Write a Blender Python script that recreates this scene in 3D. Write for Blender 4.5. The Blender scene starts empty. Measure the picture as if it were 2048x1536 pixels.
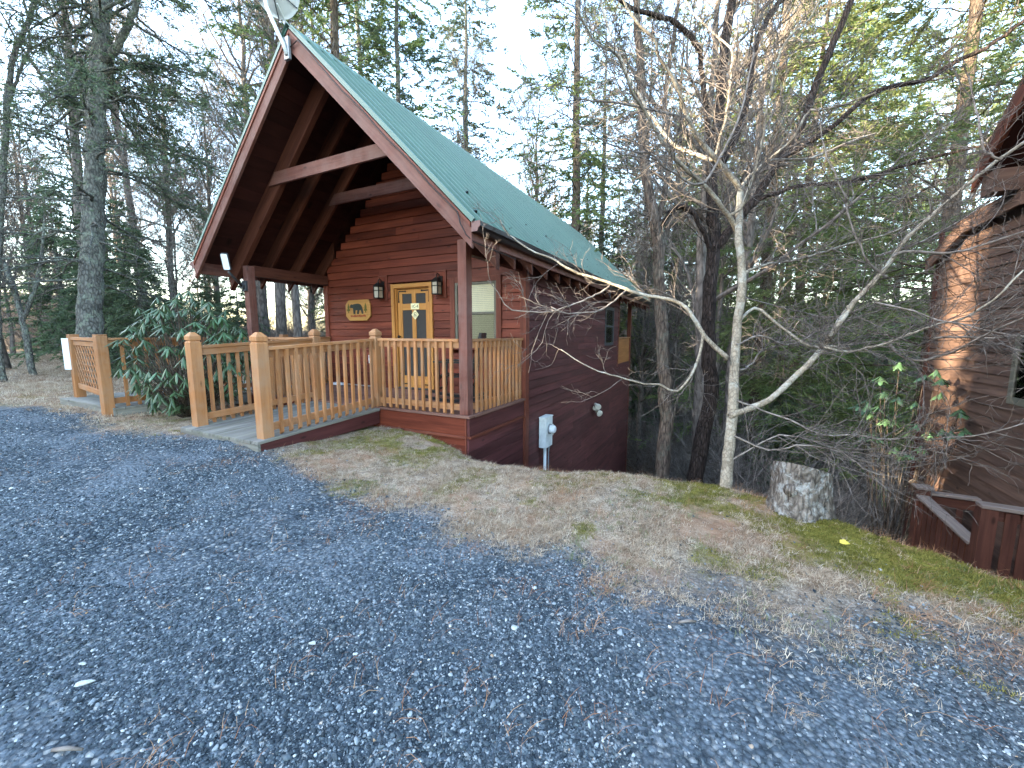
import bpy, math, random
import numpy as np
from mathutils import Vector, Matrix

random.seed(11)
rng = np.random.default_rng(11)
scene = bpy.context.scene
R = math.radians

# ------------------------------------------------------------------ camera
cam_d = bpy.data.cameras.new("camera")
cam_d.sensor_width = 36.0
cam_d.lens = 14.336
cam_d.clip_start = 0.05
cam_d.clip_end = 2000
cam = bpy.data.objects.new("camera", cam_d)
scene.collection.objects.link(cam)
YAW, PIT, ROL = 0.4702, -0.122, 0.0018
_f = Vector((-math.sin(YAW) * math.cos(PIT), math.cos(YAW) * math.cos(PIT), math.sin(PIT)))
_r0 = Vector((math.cos(YAW), math.sin(YAW), 0))
_u0 = _r0.cross(_f)
_r = _r0 * math.cos(ROL) + _u0 * math.sin(ROL)
_u = -_r0 * math.sin(ROL) + _u0 * math.cos(ROL)
CAM = Vector((3.094, -4.7253, 1.1389))
cam.matrix_world = Matrix(((_r.x, _u.x, -_f.x, CAM.x), (_r.y, _u.y, -_f.y, CAM.y), (_r.z, _u.z, -_f.z, CAM.z), (0, 0, 0, 1)))
scene.camera = cam

# ------------------------------------------------------------------ world, sun, exposure
SUN_EL, SUN_AZ = 13.0, 225.0            # degrees; azimuth clockwise from +Y
world = bpy.data.worlds.new("World")
scene.world = world
world.use_nodes = True
wn = world.node_tree
bg = wn.nodes["Background"]
sky = wn.nodes.new("ShaderNodeTexSky")
sky.sky_type = 'NISHITA'
sky.sun_disc = False
sky.sun_elevation = R(SUN_EL)
sky.sun_rotation = R(SUN_AZ)
sky.air_density = 1.0
sky.dust_density = 1.2
sky.ozone_density = 1.0
wn.links.new(sky.outputs[0], bg.inputs[0])
bg.inputs[1].default_value = 0.15
sun_d = bpy.data.lights.new("sun", 'SUN')
sun_d.energy = 3.2
sun_d.angle = R(0.5)
sun_d.color = (1.0, 0.84, 0.60)
sun = bpy.data.objects.new("sun", sun_d)
scene.collection.objects.link(sun)
_sd = Vector((math.sin(R(SUN_AZ)) * math.cos(R(SUN_EL)), math.cos(R(SUN_AZ)) * math.cos(R(SUN_EL)), math.sin(R(SUN_EL))))
sun.rotation_euler = _sd.to_track_quat('Z', 'Y').to_euler()
sun.location = (-20, -8, 12)
scene.view_settings.view_transform = 'Standard'
scene.view_settings.look = 'None'
scene.view_settings.gamma = 1.0
scene.view_settings.use_curve_mapping = False
scene.view_settings.exposure = 3.9
try:
    scene.cycles.max_bounces = 6
    scene.cycles.transparent_max_bounces = 12
    scene.cycles.caustics_reflective = False
    scene.cycles.caustics_refractive = False
except Exception:
    pass

# ------------------------------------------------------------------ node helpers
def nd(nt, t, ins=None, **kw):
    n = nt.nodes.new(t)
    for k, v in kw.items():
        setattr(n, k, v)
    for k, v in (ins or {}).items():
        s = n.inputs[k]
        if isinstance(v, bpy.types.NodeSocket):
            nt.links.new(v, s)
        elif isinstance(v, bpy.types.Node):
            nt.links.new(v.outputs[0], s)
        else:
            s.default_value = v
    return n

def c4(c):
    return (c[0], c[1], c[2], 1.0)

def ramp(nt, fac, stops, interp='LINEAR'):
    n = nt.nodes.new("ShaderNodeValToRGB")
    n.color_ramp.interpolation = interp
    while len(n.color_ramp.elements) < len(stops):
        n.color_ramp.elements.new(0.5)
    for e, (p, c) in zip(n.color_ramp.elements, stops):
        e.position = p
        e.color = c4(c) if len(c) == 3 else c
    nt.links.new(fac, n.inputs[0])
    return n.outputs[0]

def mixc(nt, fac, a, b, bt='MIX'):
    n = nt.nodes.new("ShaderNodeMix")
    n.data_type = 'RGBA'
    n.blend_type = bt
    for s, v in ((n.inputs[0], fac), (n.inputs[6], a), (n.inputs[7], b)):
        if isinstance(v, bpy.types.NodeSocket):
            nt.links.new(v, s)
        else:
            s.default_value = c4(v) if isinstance(v, tuple) and len(v) == 3 else v
    return n.outputs[2]

def mth(nt, op, a, b=0.0, c=None):
    n = nt.nodes.new("ShaderNodeMath")
    n.operation = op
    for i, v in enumerate((a, b, c)):
        if v is None:
            continue
        if isinstance(v, bpy.types.NodeSocket):
            nt.links.new(v, n.inputs[i])
        else:
            n.inputs[i].default_value = v
    return n.outputs[0]

def new_mat(name, rough=0.6, spec=0.3, metal=0.0):
    m = bpy.data.materials.new(name)
    m.use_nodes = True
    nt = m.node_tree
    b = nt.nodes["Principled BSDF"]
    b.inputs["Roughness"].default_value = rough
    b.inputs["Specular IOR Level"].default_value = spec
    b.inputs["Metallic"].default_value = metal
    return m, nt, b

def hsv(nt, col, val=None, sat=None, hue=None):
    n = nt.nodes.new("ShaderNodeHueSaturation")
    nt.links.new(col, n.inputs["Color"])
    for k, v in (("Value", val), ("Saturation", sat), ("Hue", hue)):
        if v is not None:
            if isinstance(v, bpy.types.NodeSocket):
                nt.links.new(v, n.inputs[k])
            else:
                n.inputs[k].default_value = v
    return n.outputs[0]

def wood(name, dark, light, rough=0.6, spec=0.25, var=0.3, weather=None, wamt=0.0, grain=30.0, knots=True, bump=0.25):
    m, nt, b = new_mat(name, rough, spec)
    uv = nd(nt, "ShaderNodeUVMap")
    oi = nd(nt, "ShaderNodeObjectInfo")
    off = nd(nt, "ShaderNodeCombineXYZ", {0: mth(nt, 'MULTIPLY', oi.outputs["Random"], 37.0), 1: mth(nt, 'MULTIPLY', oi.outputs["Random"], 91.0)})
    add = nd(nt, "ShaderNodeVectorMath", {0: uv.outputs[0], 1: off.outputs[0]}, operation='ADD')
    mp = nd(nt, "ShaderNodeMapping", {0: add.outputs[0], 3: (1.3, grain, 1)})
    g = nd(nt, "ShaderNodeTexNoise", {"Vector": mp.outputs[0], "Scale": 1.0, "Detail": 5.0, "Roughness": 0.65, "Distortion": 0.6})
    mp2 = nd(nt, "ShaderNodeMapping", {0: add.outputs[0], 3: (0.7, 5.0, 1)})
    g2 = nd(nt, "ShaderNodeTexNoise", {"Vector": mp2.outputs[0], "Scale": 1.0, "Detail": 3.0})
    fac = mth(nt, 'ADD', mth(nt, 'MULTIPLY', g.outputs[0], 0.6), mth(nt, 'MULTIPLY', g2.outputs[0], 0.45))
    col = ramp(nt, fac, [(0.36, dark), (0.66, light)])
    if knots:
        mp3 = nd(nt, "ShaderNodeMapping", {0: add.outputs[0], 3: (2.2, 7.0, 1)})
        vo = nd(nt, "ShaderNodeTexVoronoi", {"Vector": mp3.outputs[0], "Scale": 1.0, "Randomness": 1.0})
        k = ramp(nt, vo.outputs["Distance"], [(0.05, (1, 1, 1)), (0.13, (0, 0, 0))])
        col = mixc(nt, mth(nt, 'MULTIPLY', k, 0.75), col, tuple(c * 0.3 for c in dark))
    if weather is not None:
        w = nd(nt, "ShaderNodeTexNoise", {"Vector": add.outputs[0], "Scale": 2.3, "Detail": 6.0, "Roughness": 0.7})
        wf = mth(nt, 'MULTIPLY', ramp(nt, w.outputs[0], [(0.42, (0, 0, 0)), (0.66, (1, 1, 1))]), wamt)
        col = mixc(nt, wf, col, weather)
    v = mth(nt, 'ADD', mth(nt, 'MULTIPLY', oi.outputs["Random"], var), 1.0 - var / 2)
    col = hsv(nt, col, val=v)
    nt.links.new(col, b.inputs["Base Color"])
    bp = nd(nt, "ShaderNodeBump", {"Strength": bump, "Distance": 0.004, "Height": g.outputs[0]})
    nt.links.new(bp.outputs[0], b.inputs["Normal"])
    return m

def plain(name, col, rough=0.5, spec=0.4, metal=0.0, noise=0.15, scale=9.0, emit=None):
    m, nt, b = new_mat(name, rough, spec, metal)
    tc = nd(nt, "ShaderNodeTexCoord")
    n = nd(nt, "ShaderNodeTexNoise", {"Vector": tc.outputs["Object"], "Scale": scale, "Detail": 5.0, "Roughness": 0.65})
    c = ramp(nt, n.outputs[0], [(0.3, tuple(x * (1 - noise) for x in col)), (0.7, tuple(min(1, x * (1 + noise)) for x in col))])
    nt.links.new(c, b.inputs["Base Color"])
    r = mth(nt, 'ADD', mth(nt, 'MULTIPLY', n.outputs[0], 0.2), rough - 0.1)
    nt.links.new(r, b.inputs["Roughness"])
    return m

def bark(name, a, c, sc=(14, 14, 3.0), lich=None, lamt=0.5, bump=0.6, dist=0.02, lsc=5.0):
    m, nt, b = new_mat(name, 0.9, 0.1)
    tc = nd(nt, "ShaderNodeTexCoord")
    mp = nd(nt, "ShaderNodeMapping", {0: tc.outputs["Object"], 3: sc})
    n = nd(nt, "ShaderNodeTexNoise", {"Vector": mp.outputs[0], "Scale": 1.0, "Detail": 6.0, "Roughness": 0.7, "Distortion": 0.4})
    v = nd(nt, "ShaderNodeTexVoronoi", {"Vector": mp.outputs[0], "Scale": 1.4}, feature='DISTANCE_TO_EDGE')
    vf = ramp(nt, v.outputs["Distance"], [(0.0, (0, 0, 0)), (0.25, (1, 1, 1))])
    col = ramp(nt, mth(nt, 'ADD', mth(nt, 'MULTIPLY', n.outputs[0], 0.8), mth(nt, 'MULTIPLY', vf, 0.2)), [(0.35, a), (0.75, c)])
    if lich is not None:
        l = nd(nt, "ShaderNodeTexNoise", {"Vector": tc.outputs["Object"], "Scale": lsc, "Detail": 7.0, "Roughness": 0.75})
        lf = mth(nt, 'MULTIPLY', ramp(nt, l.outputs[0], [(0.5, (0, 0, 0)), (0.62, (1, 1, 1))]), lamt)
        col = mixc(nt, lf, col, lich)
    nt.links.new(col, b.inputs["Base Color"])
    h = mth(nt, 'ADD', n.outputs[0], mth(nt, 'MULTIPLY', vf, 0.5))
    bp = nd(nt, "ShaderNodeBump", {"Strength": bump, "Distance": dist, "Height": h})
    nt.links.new(bp.outputs[0], b.inputs["Normal"])
    return m

def foliage(name, a, c, trans=0.35, gloss=0.15, rough=0.5, nscale=0.9):
    m = bpy.data.materials.new(name)
    m.use_nodes = True
    nt = m.node_tree
    b = nt.nodes["Principled BSDF"]
    out = nt.nodes["Material Output"]
    b.inputs["Roughness"].default_value = rough
    b.inputs["Specular IOR Level"].default_value = gloss
    tc = nd(nt, "ShaderNodeTexCoord")
    oi = nd(nt, "ShaderNodeObjectInfo")
    n = nd(nt, "ShaderNodeTexNoise", {"Vector": tc.outputs["Object"], "Scale": nscale, "Detail": 6.0, "Roughness": 0.75})
    col = ramp(nt, n.outputs[0], [(0.33, a), (0.68, c)])
    col = hsv(nt, col, val=mth(nt, 'ADD', mth(nt, 'MULTIPLY', oi.outputs["Random"], 0.5), 0.75), hue=mth(nt, 'ADD', mth(nt, 'MULTIPLY', oi.outputs["Random"], 0.03), 0.485))
    nt.links.new(col, b.inputs["Base Color"])
    tr = nd(nt, "ShaderNodeBsdfTranslucent", {0: col})
    mx = nd(nt, "ShaderNodeMixShader", {0: trans, 1: b.outputs[0], 2: tr.outputs[0]})
    nt.links.new(mx.outputs[0], out.inputs[0])
    return m

# ------------------------------------------------------------------ materials
M = {}
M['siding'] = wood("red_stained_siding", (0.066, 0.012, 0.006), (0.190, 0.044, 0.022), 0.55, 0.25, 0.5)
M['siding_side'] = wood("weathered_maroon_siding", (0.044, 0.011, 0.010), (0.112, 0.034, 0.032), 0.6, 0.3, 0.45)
M['trim'] = wood("red_stained_trim", (0.080, 0.019, 0.010), (0.190, 0.055, 0.032), 0.55, 0.3, 0.2)
M['beam'] = wood("red_brown_timber", (0.072, 0.024, 0.017), (0.180, 0.070, 0.050), 0.6, 0.25, 0.2, (0.19, 0.115, 0.095), 0.55)
M['rafter'] = wood("red_stained_rafter", (0.034, 0.010, 0.006), (0.100, 0.034, 0.020), 0.6, 0.2, 0.15)
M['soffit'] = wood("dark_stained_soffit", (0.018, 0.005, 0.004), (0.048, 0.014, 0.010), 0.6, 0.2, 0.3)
M['rail'] = wood("tan_stained_cedar", (0.255, 0.100, 0.036), (0.45, 0.205, 0.080), 0.6, 0.25, 0.34, (0.34, 0.215, 0.13), 0.65)
M['door'] = wood("golden_oak_door", (0.36, 0.15, 0.036), (0.56, 0.26, 0.07), 0.45, 0.35, 0.1, knots=False)
M['deck'] = wood("weathered_grey_decking", (0.115, 0.105, 0.092), (0.27, 0.255, 0.225), 0.8, 0.15, 0.35, (0.16, 0.17, 0.10), 0.35, 22)
M['deck_red'] = wood("worn_red_decking", (0.11, 0.050, 0.036), (0.22, 0.12, 0.09), 0.7, 0.2, 0.3)
M['rail_dark'] = wood("dark_red_railing", (0.045, 0.016, 0.011), (0.105, 0.042, 0.028), 0.6, 0.25, 0.3)
M['grey_rail'] = wood("weathered_grey_handrail", (0.13, 0.10, 0.085), (0.30, 0.245, 0.21), 0.8, 0.15, 0.2)
M['brown_siding'] = wood("brown_cabin_siding", (0.058, 0.034, 0.027), (0.145, 0.088, 0.064), 0.65, 0.25, 0.4)
M['plaque'] = wood("varnished_plaque_wood", (0.30, 0.13, 0.03), (0.50, 0.25, 0.07), 0.4, 0.4, 0.1)
M['black_paint'] = plain("black_painted_wood", (0.012, 0.012, 0.013), 0.4, 0.4)
M['iron'] = plain("black_iron", (0.014, 0.013, 0.012), 0.45, 0.4, 0.3)
M['gutter'] = plain("dark_brown_gutter", (0.020, 0.014, 0.014), 0.35, 0.5)
M['gutter_cap'] = plain("brown_gutter_cap", (0.16, 0.085, 0.075), 0.5, 0.4)
M['screen'] = plain("dark_insect_screen", (0.055, 0.050, 0.045), 0.7, 0.15, noise=0.1)
M['frame'] = plain("olive_grey_window_frame", (0.13, 0.125, 0.095), 0.5, 0.35)
M['blind'] = plain("cream_blind", (0.95, 0.88, 0.64), 0.6, 0.3, noise=0.04)
M['cream'] = plain("cream_sign_paint", (0.86, 0.78, 0.45), 0.5, 0.4, noise=0.05)
M['lampglass'] = plain("frosted_lamp_glass", (0.42, 0.36, 0.27), 0.25, 0.5)
M['white'] = plain("white_plastic", (0.80, 0.82, 0.82), 0.4, 0.45, noise=0.04)
M['paper'] = plain("white_notice_paper", (0.72, 0.72, 0.73), 0.8, 0.2, noise=0.06, scale=20)
M['grey_metal'] = plain("grey_galvanised_metal", (0.27, 0.29, 0.30), 0.45, 0.4, 0.5)
M['meter'] = plain("weathered_grey_meter_box", (0.68, 0.72, 0.70), 0.55, 0.35, 0.0, 0.2, 5)
M['meter_glass'] = plain("meter_dial_glass", (0.82, 0.86, 0.9), 0.12, 0.6)
M['dish'] = plain("pale_grey_dish_paint", (0.55, 0.57, 0.56), 0.45, 0.4, noise=0.08)
M['dark_grey'] = plain("dark_grey_metal", (0.055, 0.06, 0.065), 0.5, 0.4, 0.2)
M['flood'] = plain("aged_cream_plastic", (0.62, 0.58, 0.48), 0.5, 0.4)
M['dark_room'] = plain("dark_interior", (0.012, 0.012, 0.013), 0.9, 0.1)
M['red_paint'] = plain("faded_red_lettering", (0.25, 0.035, 0.02), 0.6, 0.2)
M['bear_black'] = plain("black_painted_silhouette", (0.035, 0.038, 0.030), 0.6, 0.2)
M['tree_paint'] = plain("olive_painted_silhouette", (0.10, 0.09, 0.02), 0.6, 0.2)
M['shingle'] = plain("brown_shingles", (0.085, 0.052, 0.038), 0.9, 0.1, noise=0.5, scale=6)
M['orange_panel'] = wood("orange_plywood", (0.27, 0.105, 0.03), (0.42, 0.18, 0.06), 0.55, 0.3, 0.1)
M['cable'] = plain("dark_cable", (0.03, 0.022, 0.02), 0.5, 0.3)
M['yellow_leaf'] = plain("yellow_leaf", (0.75, 0.60, 0.10), 0.6, 0.3)

def glass_mat(name, tint=(0.9, 0.95, 0.95)):
    m = bpy.data.materials.new(name)
    m.use_nodes = True
    nt = m.node_tree
    nt.nodes.remove(nt.nodes["Principled BSDF"])
    gl = nd(nt, "ShaderNodeBsdfGlossy", {0: (1, 1, 1, 1), 1: 0.03})
    tr = nd(nt, "ShaderNodeBsdfTransparent", {0: c4(tint)})
    fr = nd(nt, "ShaderNodeFresnel", {0: 1.5})
    mx = nd(nt, "ShaderNodeMixShader", {0: fr.outputs[0], 1: tr.outputs[0], 2: gl.outputs[0]})
    nt.links.new(mx.outputs[0], nt.nodes["Material Output"].inputs[0])
    return m
M['glass'] = glass_mat("window_glass", (1.0, 1.0, 0.98))
M['screen_glass'] = glass_mat("screened_glass", (0.80, 0.80, 0.77))

def roof_mat():
    m, nt, b = new_mat("green_painted_metal_roof", 0.42, 0.45, 0.0)
    tc = nd(nt, "ShaderNodeTexCoord")
    mp = nd(nt, "ShaderNodeMapping", {0: tc.outputs["Object"], 3: (0.5, 6.0, 0.5)})
    n = nd(nt, "ShaderNodeTexNoise", {"Vector": mp.outputs[0], "Scale": 1.2, "Detail": 6.0, "Roughness": 0.7})
    col = ramp(nt, n.outputs[0], [(0.3, (0.045, 0.112, 0.088)), (0.7, (0.075, 0.155, 0.122))])
    oi = nd(nt, "ShaderNodeObjectInfo")
    col = hsv(nt, col, val=mth(nt, 'ADD', mth(nt, 'MULTIPLY', oi.outputs["Random"], 0.12), 0.94))
    nt.links.new(col, b.inputs["Base Color"])
    nt.links.new(mth(nt, 'ADD', mth(nt, 'MULTIPLY', n.outputs[0], 0.3), 0.28), b.inputs["Roughness"])
    return m
M['roof'] = roof_mat()

M['bark_grey'] = bark("pale_smooth_bark", (0.17, 0.14, 0.105), (0.40, 0.345, 0.265), (20, 20, 16), (0.50, 0.50, 0.44), 0.6, 0.25, 0.006)
M['twig'] = bark("pale_grey_twig_bark", (0.135, 0.112, 0.095), (0.33, 0.29, 0.255), (8, 8, 8), None, 0, 0.1, 0.003)
M['twig_fine'] = bark("fine_twig_bark", (0.085, 0.070, 0.060), (0.24, 0.205, 0.18), (8, 8, 8), None, 0, 0.1, 0.003)
M['twig_dark'] = bark("dark_twig_bark", (0.030, 0.024, 0.021), (0.11, 0.092, 0.082), (8, 8, 8), None, 0, 0.1, 0.003)
M['bark_dark'] = bark("dark_ridged_bark", (0.016, 0.012, 0.010), (0.075, 0.055, 0.046), (17, 17, 3.5), None, 0, 1.0, 0.04)
M['bark_brown'] = bark("brown_ridged_bark", (0.045, 0.034, 0.027), (0.19, 0.14, 0.105), (16, 16, 3.0), (0.16, 0.17, 0.13), 0.35, 0.9, 0.03)
M['bark_conifer'] = bark("grey_green_conifer_bark", (0.050, 0.048, 0.042), (0.20, 0.19, 0.165), (13, 13, 6.0), (0.24, 0.27, 0.20), 0.6, 0.9, 0.03)
M['bark_far'] = bark("grey_far_bark", (0.075, 0.064, 0.055), (0.23, 0.195, 0.17), (6, 6, 2.0), None, 0, 0.4, 0.03)
M['brush'] = bark("grey_brush_stems", (0.105, 0.090, 0.078), (0.29, 0.255, 0.225), (3, 3, 3), None, 0, 0.1, 0.003)
M['stump'] = bark("stump_bark", (0.060, 0.050, 0.042), (0.27, 0.235, 0.20), (18, 18, 6), (0.40, 0.41, 0.39), 0.7, 0.8, 0.02, 11.0)
M['needle'] = foliage("hemlock_needles", (0.060, 0.092, 0.055), (0.155, 0.200, 0.105), 0.35)
M['needle_pine'] = foliage("pine_needles_green", (0.080, 0.125, 0.045), (0.225, 0.265, 0.095), 0.35)
M['rhodo'] = foliage("rhododendron_leaf", (0.045, 0.098, 0.042), (0.115, 0.190, 0.085), 0.12, 0.5, 0.35, 3.0)
# ------------------------------------------------------------------ mesh builder
ROOT = scene.collection

def link(o, parent=None):
    ROOT.objects.link(o)
    if parent is not None:
        o.parent = parent
    return o

def wpos(o):
    p = Vector((0, 0, 0))
    while o is not None:
        p += o.location
        o = o.parent
    return p

def tag(o, label=None, cat=None, group=None, kind=None):
    for k, v in (("label", label), ("category", cat), ("group", group), ("kind", kind)):
        if v:
            o[k] = v
    return o

def empty(name, loc, label=None, cat=None, group=None, parent=None):
    o = bpy.data.objects.new(name, None)
    o.empty_display_size = 0.2
    o.location = Vector(loc) - (wpos(parent) if parent else Vector((0, 0, 0)))
    link(o, parent)
    return tag(o, label, cat, group)

class MB:
    """collects shapes in world coordinates; uv.x runs along the grain in metres"""
    def __init__(s):
        s.v, s.f, s.uv = [], [], []
    def poly(s, verts, faces, axis=None):
        o = len(s.v)
        vs = [Vector(v) for v in verts]
        s.v += vs
        if axis is None:
            lo = [min(v[i] for v in vs) for i in range(3)]
            hi = [max(v[i] for v in vs) for i in range(3)]
            d = [hi[i] - lo[i] for i in range(3)]
            k = d.index(max(d))
            axis = Vector([1.0 if i == k else 0.0 for i in range(3)])
        axis = Vector(axis).normalized()
        ref = Vector((0, 0, 1)) if abs(axis.z) < 0.9 else Vector((1, 0, 0))
        p1 = axis.cross(ref).normalized()
        p2 = axis.cross(p1)
        ou, ov = random.uniform(0, 20), random.uniform(0, 20)
        for f in faces:
            s.f.append([i + o for i in f])
            s.uv.append([(vs[i].dot(axis) + ou, vs[i].dot(p1) + 0.83 * vs[i].dot(p2) + ov) for i in f])
    def box(s, lo, hi, axis=None, ch=0.0):
        x0, y0, z0 = lo
        x1, y1, z1 = hi
        v = [(x0, y0, z0), (x1, y0, z0), (x1, y1, z0), (x0, y1, z0), (x0, y0, z1), (x1, y0, z1), (x1, y1, z1), (x0, y1, z1)]
        s.poly(v, [(0, 3, 2, 1), (4, 5, 6, 7), (0, 1, 5, 4), (1, 2, 6, 5), (2, 3, 7, 6), (3, 0, 4, 7)], axis)
    def beam(s, a, b, w, h, up=(0, 0, 1)):
        """bar from a to b, w wide across, h deep along up"""
        a, b = Vector(a), Vector(b)
        t = (b - a).normalized()
        sd = t.cross(Vector(up)).normalized() * (w / 2)
        u = sd.cross(t).normalized() * (h / 2)
        v = [a - sd - u, a + sd - u, a + sd + u, a - sd + u, b - sd - u, b + sd - u, b + sd + u, b - sd + u]
        s.poly(v, [(0, 1, 2, 3), (7, 6, 5, 4), (4, 5, 1, 0), (5, 6, 2, 1), (6, 7, 3, 2), (7, 4, 0, 3)], t)
    def prism(s, pts, off, axis=None):
        """polygon pts extruded by vector off"""
        n = len(pts)
        a = [Vector(p) for p in pts]
        b = [p + Vector(off) for p in a]
        nrm = Vector((0, 0, 0))
        for i in range(n):
            nrm += a[i].cross(a[(i + 1) % n])
        flip = nrm.dot(Vector(off)) > 0
        f0, f1 = list(range(n)), list(range(2 * n - 1, n - 1, -1))
        if flip:
            f0, f1 = f0[::-1], f1[::-1]
        side = []
        for i in range(n):
            j = (i + 1) % n
            q = (i, i + n, j + n, j)
            side.append(q[::-1] if flip else q)
        s.poly(a + b, [f0, f1] + side, axis)
    def tube(s, pts, rad, k=8, caps=True):
        pts = [Vector(p) for p in pts]
        n = len(pts)
        if not hasattr(rad, '__len__'):
            rad = [rad] * n
        ch = (pts[-1] - pts[0])
        ref = Vector((0, 0, 1)) if abs(ch.normalized().z) < 0.8 else Vector((1, 0.1, 0))
        vs, fs = [], []
        for i, p in enumerate(pts):
            t = (pts[min(i + 1, n - 1)] - pts[max(i - 1, 0)]).normalized()
            a = t.cross(ref).normalized()
            b = t.cross(a)
            for j in range(k):
                an = 2 * math.pi * j / k
                vs.append(p + (a * math.cos(an) + b * math.sin(an)) * rad[i])
        for i in range(n - 1):
            for j in range(k):
                jj = (j + 1) % k
                fs.append((i * k + j, i * k + jj, (i + 1) * k + jj, (i + 1) * k + j))
        if caps:
            fs.append(tuple(range(k))[::-1])
            fs.append(tuple((n - 1) * k + j for j in range(k)))
        s.poly(vs, fs, ch)
    def build(s, name, mat, parent=None, smooth=False, bevel=0.0, mesh=True):
        if not s.v:
            return None
        lo = Vector([min(v[i] for v in s.v) for i in range(3)])
        hi = Vector([max(v[i] for v in s.v) for i in range(3)])
        org = Vector(((lo.x + hi.x) / 2, (lo.y + hi.y) / 2, lo.z))
        me = bpy.data.meshes.new(name)
        me.from_pydata([v - org for v in s.v], [], s.f)
        ul = me.uv_layers.new(name="UVMap")
        ul.data.foreach_set("uv", np.array([c for f in s.uv for c in f], dtype=np.float32).ravel())
        me.materials.append(mat)
        if smooth:
            me.polygons.foreach_set("use_smooth", [True] * len(me.polygons))
        o = bpy.data.objects.new(name, me)
        o.location = org - (wpos(parent) if parent else Vector((0, 0, 0)))
        link(o, parent)
        if bevel > 0:
            bv = o.modifiers.new("bevel", 'BEVEL')
            bv.width = bevel
            bv.segments = 2
            bv.limit_method = 'ANGLE'
        return o

def one(name, mat, parent, lo, hi, axis=None, bevel=0.0):
    b = MB()
    b.box(lo, hi, axis)
    return b.build(name, mat, parent, bevel=bevel)

# numpy meshes (trees, ground) ------------------------------------------------
def np_mesh(name, V, quads=None, tris=None, mat=None, smooth=False):
    me = bpy.data.meshes.new(name)
    V = np.asarray(V, dtype=np.float32)
    nq = 0 if quads is None else len(quads)
    ntr = 0 if tris is None else len(tris)
    me.vertices.add(len(V))
    me.vertices.foreach_set("co", V.ravel())
    li = []
    if nq:
        li.append(np.asarray(quads, dtype=np.int32).ravel())
    if ntr:
        li.append(np.asarray(tris, dtype=np.int32).ravel())
    li = np.concatenate(li)
    me.loops.add(len(li))
    me.loops.foreach_set("vertex_index", li)
    st = np.concatenate([np.arange(nq) * 4, nq * 4 + np.arange(ntr) * 3]).astype(np.int32)
    me.polygons.add(nq + ntr)
    me.polygons.foreach_set("loop_start", st)
    if smooth:
        me.polygons.foreach_set("use_smooth", np.ones(nq + ntr, dtype=bool))
    me.update(calc_edges=True)
    if mat:
        me.materials.append(mat)
    return me

def mesh_obj(name, me, parent=None, loc=(0, 0, 0), rotz=0.0, scale=1.0):
    o = bpy.data.objects.new(name, me)
    o.location = loc
    o.rotation_euler = (0, 0, rotz)
    o.scale = (scale, scale, scale) if not hasattr(scale, '__len__') else scale
    return link(o, parent)

class Acc:
    def __init__(s):
        s.V, s.Q, s.T, s.n = [], [], [], 0
    def add(s, V, Q=None, T=None):
        V = np.asarray(V).reshape(-1, 3)
        if Q is not None and len(Q):
            s.Q.append(np.asarray(Q) + s.n)
        if T is not None and len(T):
            s.T.append(np.asarray(T) + s.n)
        s.V.append(V)
        s.n += len(V)
    def mesh(s, name, mat, smooth=True):
        return np_mesh(name, np.concatenate(s.V), np.concatenate(s.Q) if s.Q else None, np.concatenate(s.T) if s.T else None, mat, smooth)

def nrm(a):
    return a / np.maximum(np.linalg.norm(a, axis=-1, keepdims=True), 1e-9)

def tubes(acc, P, Rr, k):
    """P (m,n,3) paths, Rr (m,n) radii -> quads"""
    m, n, _ = P.shape
    T = np.empty_like(P)
    T[:, 1:-1] = P[:, 2:] - P[:, :-2]
    T[:, 0] = P[:, 1] - P[:, 0]
    T[:, -1] = P[:, -1] - P[:, -2]
    T = nrm(T)
    ch = nrm(P[:, -1] - P[:, 0])
    ref = np.where(np.abs(ch[:, 2:3]) < 0.8, np.array([[0, 0, 1.0]]), np.array([[1.0, 0.15, 0]]))
    A = nrm(np.cross(T, ref[:, None, :]))
    B = np.cross(T, A)
    an = np.arange(k) * 2 * np.pi / k
    V = P[:, :, None, :] + (A[:, :, None, :] * np.cos(an)[None, None, :, None] + B[:, :, None, :] * np.sin(an)[None, None, :, None]) * Rr[:, :, None, None]
    base = (np.arange(m) * n * k)[:, None, None]
    i = np.arange(n - 1)[None, :, None] * k
    j = np.arange(k)[None, None, :]
    jj = (j + 1) % k
    Q = np.stack([base + i + j, base + i + jj, base + i + k + jj, base + i + k + j], -1).reshape(-1, 4)
    acc.add(V.reshape(-1, 3), Q)

def walk(g, p, d, L, n, wob, up):
    """random-walk paths: p (m,3), d (m,3), L (m,) -> (m,n,3)"""
    m = len(p)
    P = np.empty((m, n, 3))
    P[:, 0] = p
    d = nrm(d)
    for i in range(1, n):
        d = nrm(d + g.normal(0, wob, (m, 3)) + np.array([0, 0, up]))
        P[:, i] = P[:, i - 1] + d * (L / (n - 1))[:, None]
    return P

def spawn(g, P, Rr, cnt, s0, s1, a0, a1):
    """children of paths: positions, directions, parent radius, parent index"""
    m, n, _ = P.shape
    idx = np.repeat(np.arange(m), cnt) if np.isscalar(cnt) else np.repeat(np.arange(m), cnt)
    s = g.uniform(s0, s1, len(idx)) * (n - 1)
    i = np.clip(s.astype(int), 0, n - 2)
    f = (s - i)[:, None]
    p = P[idx, i] * (1 - f) + P[idx, i + 1] * f
    t = nrm(P[idx, i + 1] - P[idx, i])
    r = Rr[idx, i] * (1 - f[:, 0]) + Rr[idx, i + 1] * f[:, 0]
    q = nrm(np.cross(t, nrm(g.normal(0, 1, (len(idx), 3)))))
    a = g.uniform(a0, a1, len(idx))[:, None]
    return p, nrm(t * np.cos(a) + q * np.sin(a)), r, idx, s / (n - 1)

def taper(r0, r1, n):
    s = np.linspace(0, 1, n)[None, :]
    return r0[:, None] * (1 - s) + r1[:, None] * s

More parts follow.
